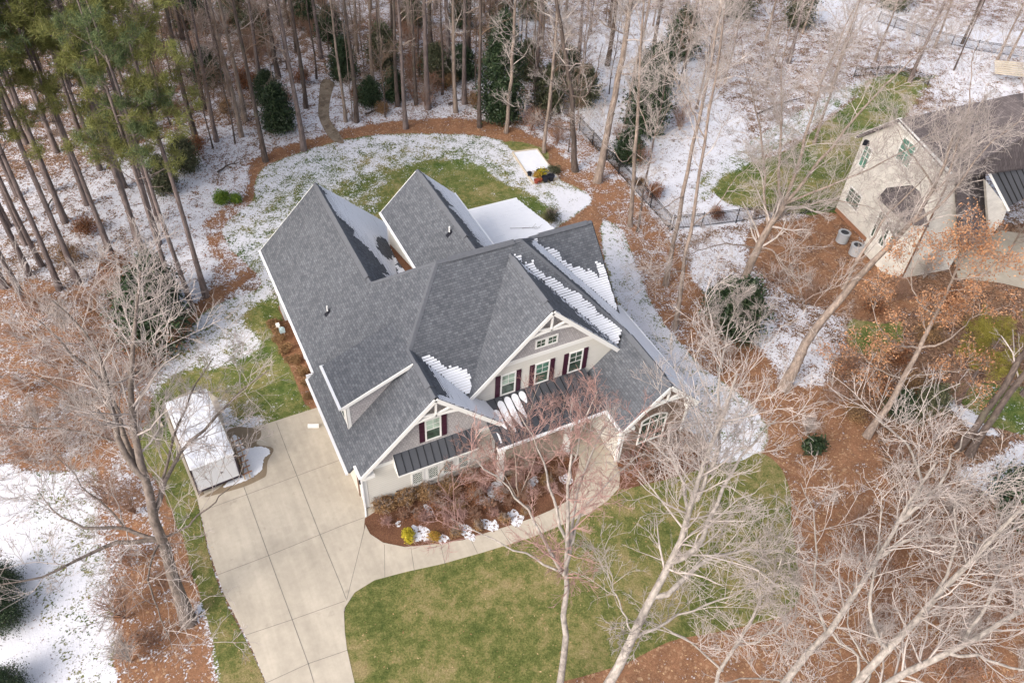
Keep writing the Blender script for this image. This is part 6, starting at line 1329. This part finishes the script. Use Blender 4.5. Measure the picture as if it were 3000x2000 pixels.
# crape myrtles: multi-stemmed, pink-brown
for i, (x, y, spec, lb) in enumerate((
    (1190, 1150, [(-1, 0, [(1185, 1085, 70), (1180, 1010, 72), (1170, 940, 72)], 70, .06, .02), (0, 0, [(1160, 1090), (1125, 1020), (1090, 980), (1060, 960)], 50, .05, .012), (0, 0, [(1215, 1080), (1250, 1010), (1280, 950)], 55, .05, .012), (0, 1, [(1200, 1000), (1220, 930), (1240, 880)], 65, .04, .012)], 'pink-twigged multi-stemmed small tree in the bed left of the porch'),
    (1345, 1085, [(-1, 0, [(1350, 1020, 72), (1362, 950, 72), (1372, 900, 72)], 70, .06, .02), (0, 0, [(1320, 1030), (1300, 970), (1290, 900)], 60, .05, .012), (0, 0, [(1385, 1030), (1420, 980), (1440, 930)], 50, .05, .012)], 'pink-twigged small tree beside the porch path'),
    (1005, 1130, [(-1, 0, [(1010, 1080, 65), (1040, 1040, 60), (1075, 1020, 50)], 60, .05, .015), (0, 0, [(1040, 1110), (1085, 1100), (1130, 1100)], 20, .04, .012), (0, 1, [(1050, 1080), (1100, 1060), (1140, 1040)], 25, .04, .012)], 'low spreading twiggy shrub in front of the diamond-paned windows'),
    (1520, 1060, [(-1, 0, [(1520, 1010, 70), (1515, 960, 70), (1505, 920, 70)], 70, .05, .015), (0, 0, [(1560, 1010), (1590, 970)], 45, .04, .012), (0, 0, [(1480, 1020), (1450, 990)], 40, .04, .012)], 'twiggy pale shrub before the arched window'),
    (1650, 860, [(-1, 0, [(1665, 790, 70), (1680, 730, 72), (1700, 680, 72)], 70, .09, .02), (0, 0, [(1640, 800), (1625, 750), (1620, 700)], 60, .06, .014), (0, 0, [(1700, 800), (1730, 750), (1745, 700)], 50, .06, .014), (0, 1, [(1650, 730), (1650, 680)], 60, .05, .012)], 'white-twigged small tree in front of a dark evergreen right of the house'))):
    big_tree('small_bare_tree', lb, 'tree', at(x, y), spec, 80 + i, bark='bark_tan' if i != 4 else 'bark_pale', twig='twig_pink' if i < 3 else 'twig_pale', dens=(11, 5, 4), rm=.006 if i < 4 else .009, l1=(.7, 1.6), group='small many-stemmed trees')
# bare twiggy plants filling the front bed
TB = Kind([make_shrub('twiggy_bed_plant', 651, .55, .9, None, twig='twig_pink', stems=10, cat='shrub'), make_shrub('twiggy_bed_plant', 652, .6, .8, 'leaf_rust', 120, .04, 2, twig='twig_rust', stems=10)])
tb = sorted([(890, 1205), (930, 1190), (975, 1195), (1000, 1160), (1030, 1200), (1060, 1190), (1090, 1185), (1120, 1170), (1135, 1185), (1170, 1160), (1200, 1150), (1230, 1145), (1180, 1120), (1225, 1090), (1265, 1130), (1280, 1090), (1110, 1130), (1050, 1140), (1480, 1100), (1545, 1080), (1590, 1065), (1440, 1060)])
for i, (x, y) in enumerate(tb):
    g_ = at(x, y); TB.place(i, (g_[0], g_[1], 0), i * 1.3, .8 + .07 * (i % 5), 'leafless twiggy plant low in the mulch of the front beds, %s from the driveway' % ordi(i), 'twiggy plants in the front beds')
# fallen limbs on the woodland floor
for i, (xa, ya, xb, yb) in enumerate(((105, 487, 128, 445), (415, 300, 440, 312), (255, 420, 300, 432), (500, 395, 545, 375), (840, 262, 890, 250), (1030, 240, 1075, 228), (1740, 262, 1850, 222), (1160, 180, 1200, 200), (620, 150, 670, 140))):
    a = at(xa, ya, .12); b = at(xb, yb, .16); g3_ = np.random.default_rng(900 + i); q_, r_ = resample([a, (a + b) / 2 + [0, .25, .05], b], .09, .03, 8, .03, g3_); fl = empty('fallen_limb', tuple(a), 'bare fallen limb lying on the snowy woodland floor, %s from the left' % ordi(sorted([105, 415, 255, 500, 840, 1030, 1740, 1160, 620]).index(xa)), 'branch', 'fallen limbs')
    q_ = (q_ - a)[None]; r_ = r_[None]; c1, cr = children(q_, r_, 5, g3_, (30, 60), absL=(.4, 1.3), k=4, wig=.15, up=.05, rf=.5, rmin=.012); mk('stem', join([tubes(q_, r_, 6), tubes(c1, cr, 4)]), 'bark_dark', fl)
# pot plants
for x, y, mt_, lb, s_ in ((1236, 408, 'leaf_orange', 'orange leafy plant in the garden bed', .42), (1246, 404, 'leaf_gold', 'golden plant in the middle of the garden bed', .48), (1266, 400, 'leaf_olive', 'green and gold plant by the right end of the garden bed', .55), (1276, 398, 'leaf_olive', 'loose green plant spilling over the right edge of the garden bed', .5), (1240, 416, 'leaf_orange', 'orange plant in a red pot at the bed corner', .3)):
    o = make_shrub('potted_plant', 640 + x % 17, s_, s_ * 1.5, mt_, 260, .06, 3, cat='plant'); one(o, x, y, 1, lb, group='plants in the garden bed')
# dark twig lying on the rear porch snow
g2 = np.random.default_rng(8); tw = empty('fallen_twig', (16.85, 15.0, RPR(0, 15.0) + .09), 'dark fallen twig lying on the snowy rear porch roof', 'twig')
P0 = np.array([[(-.7, .35, .06), (-.3, .2, .03), (.1, 0, .02), (.5, -.3, .05), (.95, -.55, .12)]]); R0 = np.full((1, 5), .016); P1, R1 = children(P0, R0, 5, g2, (40, 80), absL=(.4, .9), k=5, wig=.25, up=0, rf=.7, rmin=.008); P1[..., 2] = np.abs(P1[..., 2]) * .3 + .01; P1[..., 2] -= .21 * P1[..., 1]; P0[..., 2] -= .21 * P0[..., 1]
mk('stem', join([tubes(P0, R0, 4), tubes(P1, R1, 3)]), 'bark_dark', tw)
# loose leaves
def litter(name, poly, n, size, seed, label, z=.02, mat='leaf_litter'):
    g = np.random.default_rng(seed); P = np.array(G(*poly)); lo = P.min(0); hi = P.max(0); q_ = lo + (hi - lo) * g.random((n * 3, 2)); q_ = q_[inpoly(q_[:, 0], q_[:, 1], P)][:n]
    C = np.c_[q_, np.full(len(q_), z)]; V, F = leaves(C, 1, 0, size, g, .6, .75); V[:, 2] = np.maximum(V[:, 2], z - .01); me = fast_mesh(name, V, F); o = link(name, me, mat); tag(o, label, 'leaves', kind='stuff')
litter('fallen_leaves', [(800, 1400), (1000, 1320), (1420, 1140), (1700, 1070), (1800, 1380), (1300, 1560), (830, 1560)], 700, .045, 1, 'dry leaves scattered over the front lawn')
litter('fallen_leaves', [(425, 1150), (450, 1150), (600, 1560), (560, 1560), (450, 1300)], 120, .045, 2, 'dry leaves scattered over the grass strip left of the driveway')
litter('fallen_leaves', [(1700, 900), (1900, 900), (2352, 1250), (2352, 1568), (1300, 1568), (1840, 1380), (1820, 1100)], 1600, .05, 3, 'dry leaves scattered over the pine straw at right')
litter('fallen_leaves', [(0, 60), (600, 60), (1130, 60), (1300, 300), (1000, 290), (600, 380), (500, 640), (330, 640), (0, 500)], 14000, .07, 4, 'dead leaves lying on the snow in the wood', .03, 'leaf_rust')
litter('fallen_leaves', [(1350, 420), (1500, 480), (1700, 800), (1560, 780), (1440, 600)], 2200, .05, 5, 'dead leaves on the snowy bed right of the house', .02, 'leaf_rust')
litter('fallen_leaves', [(1560, 0), (2352, 0), (2352, 200), (1640, 200)], 6000, .08, 6, 'dead leaves on the snow at the upper right', .06, 'leaf_rust')
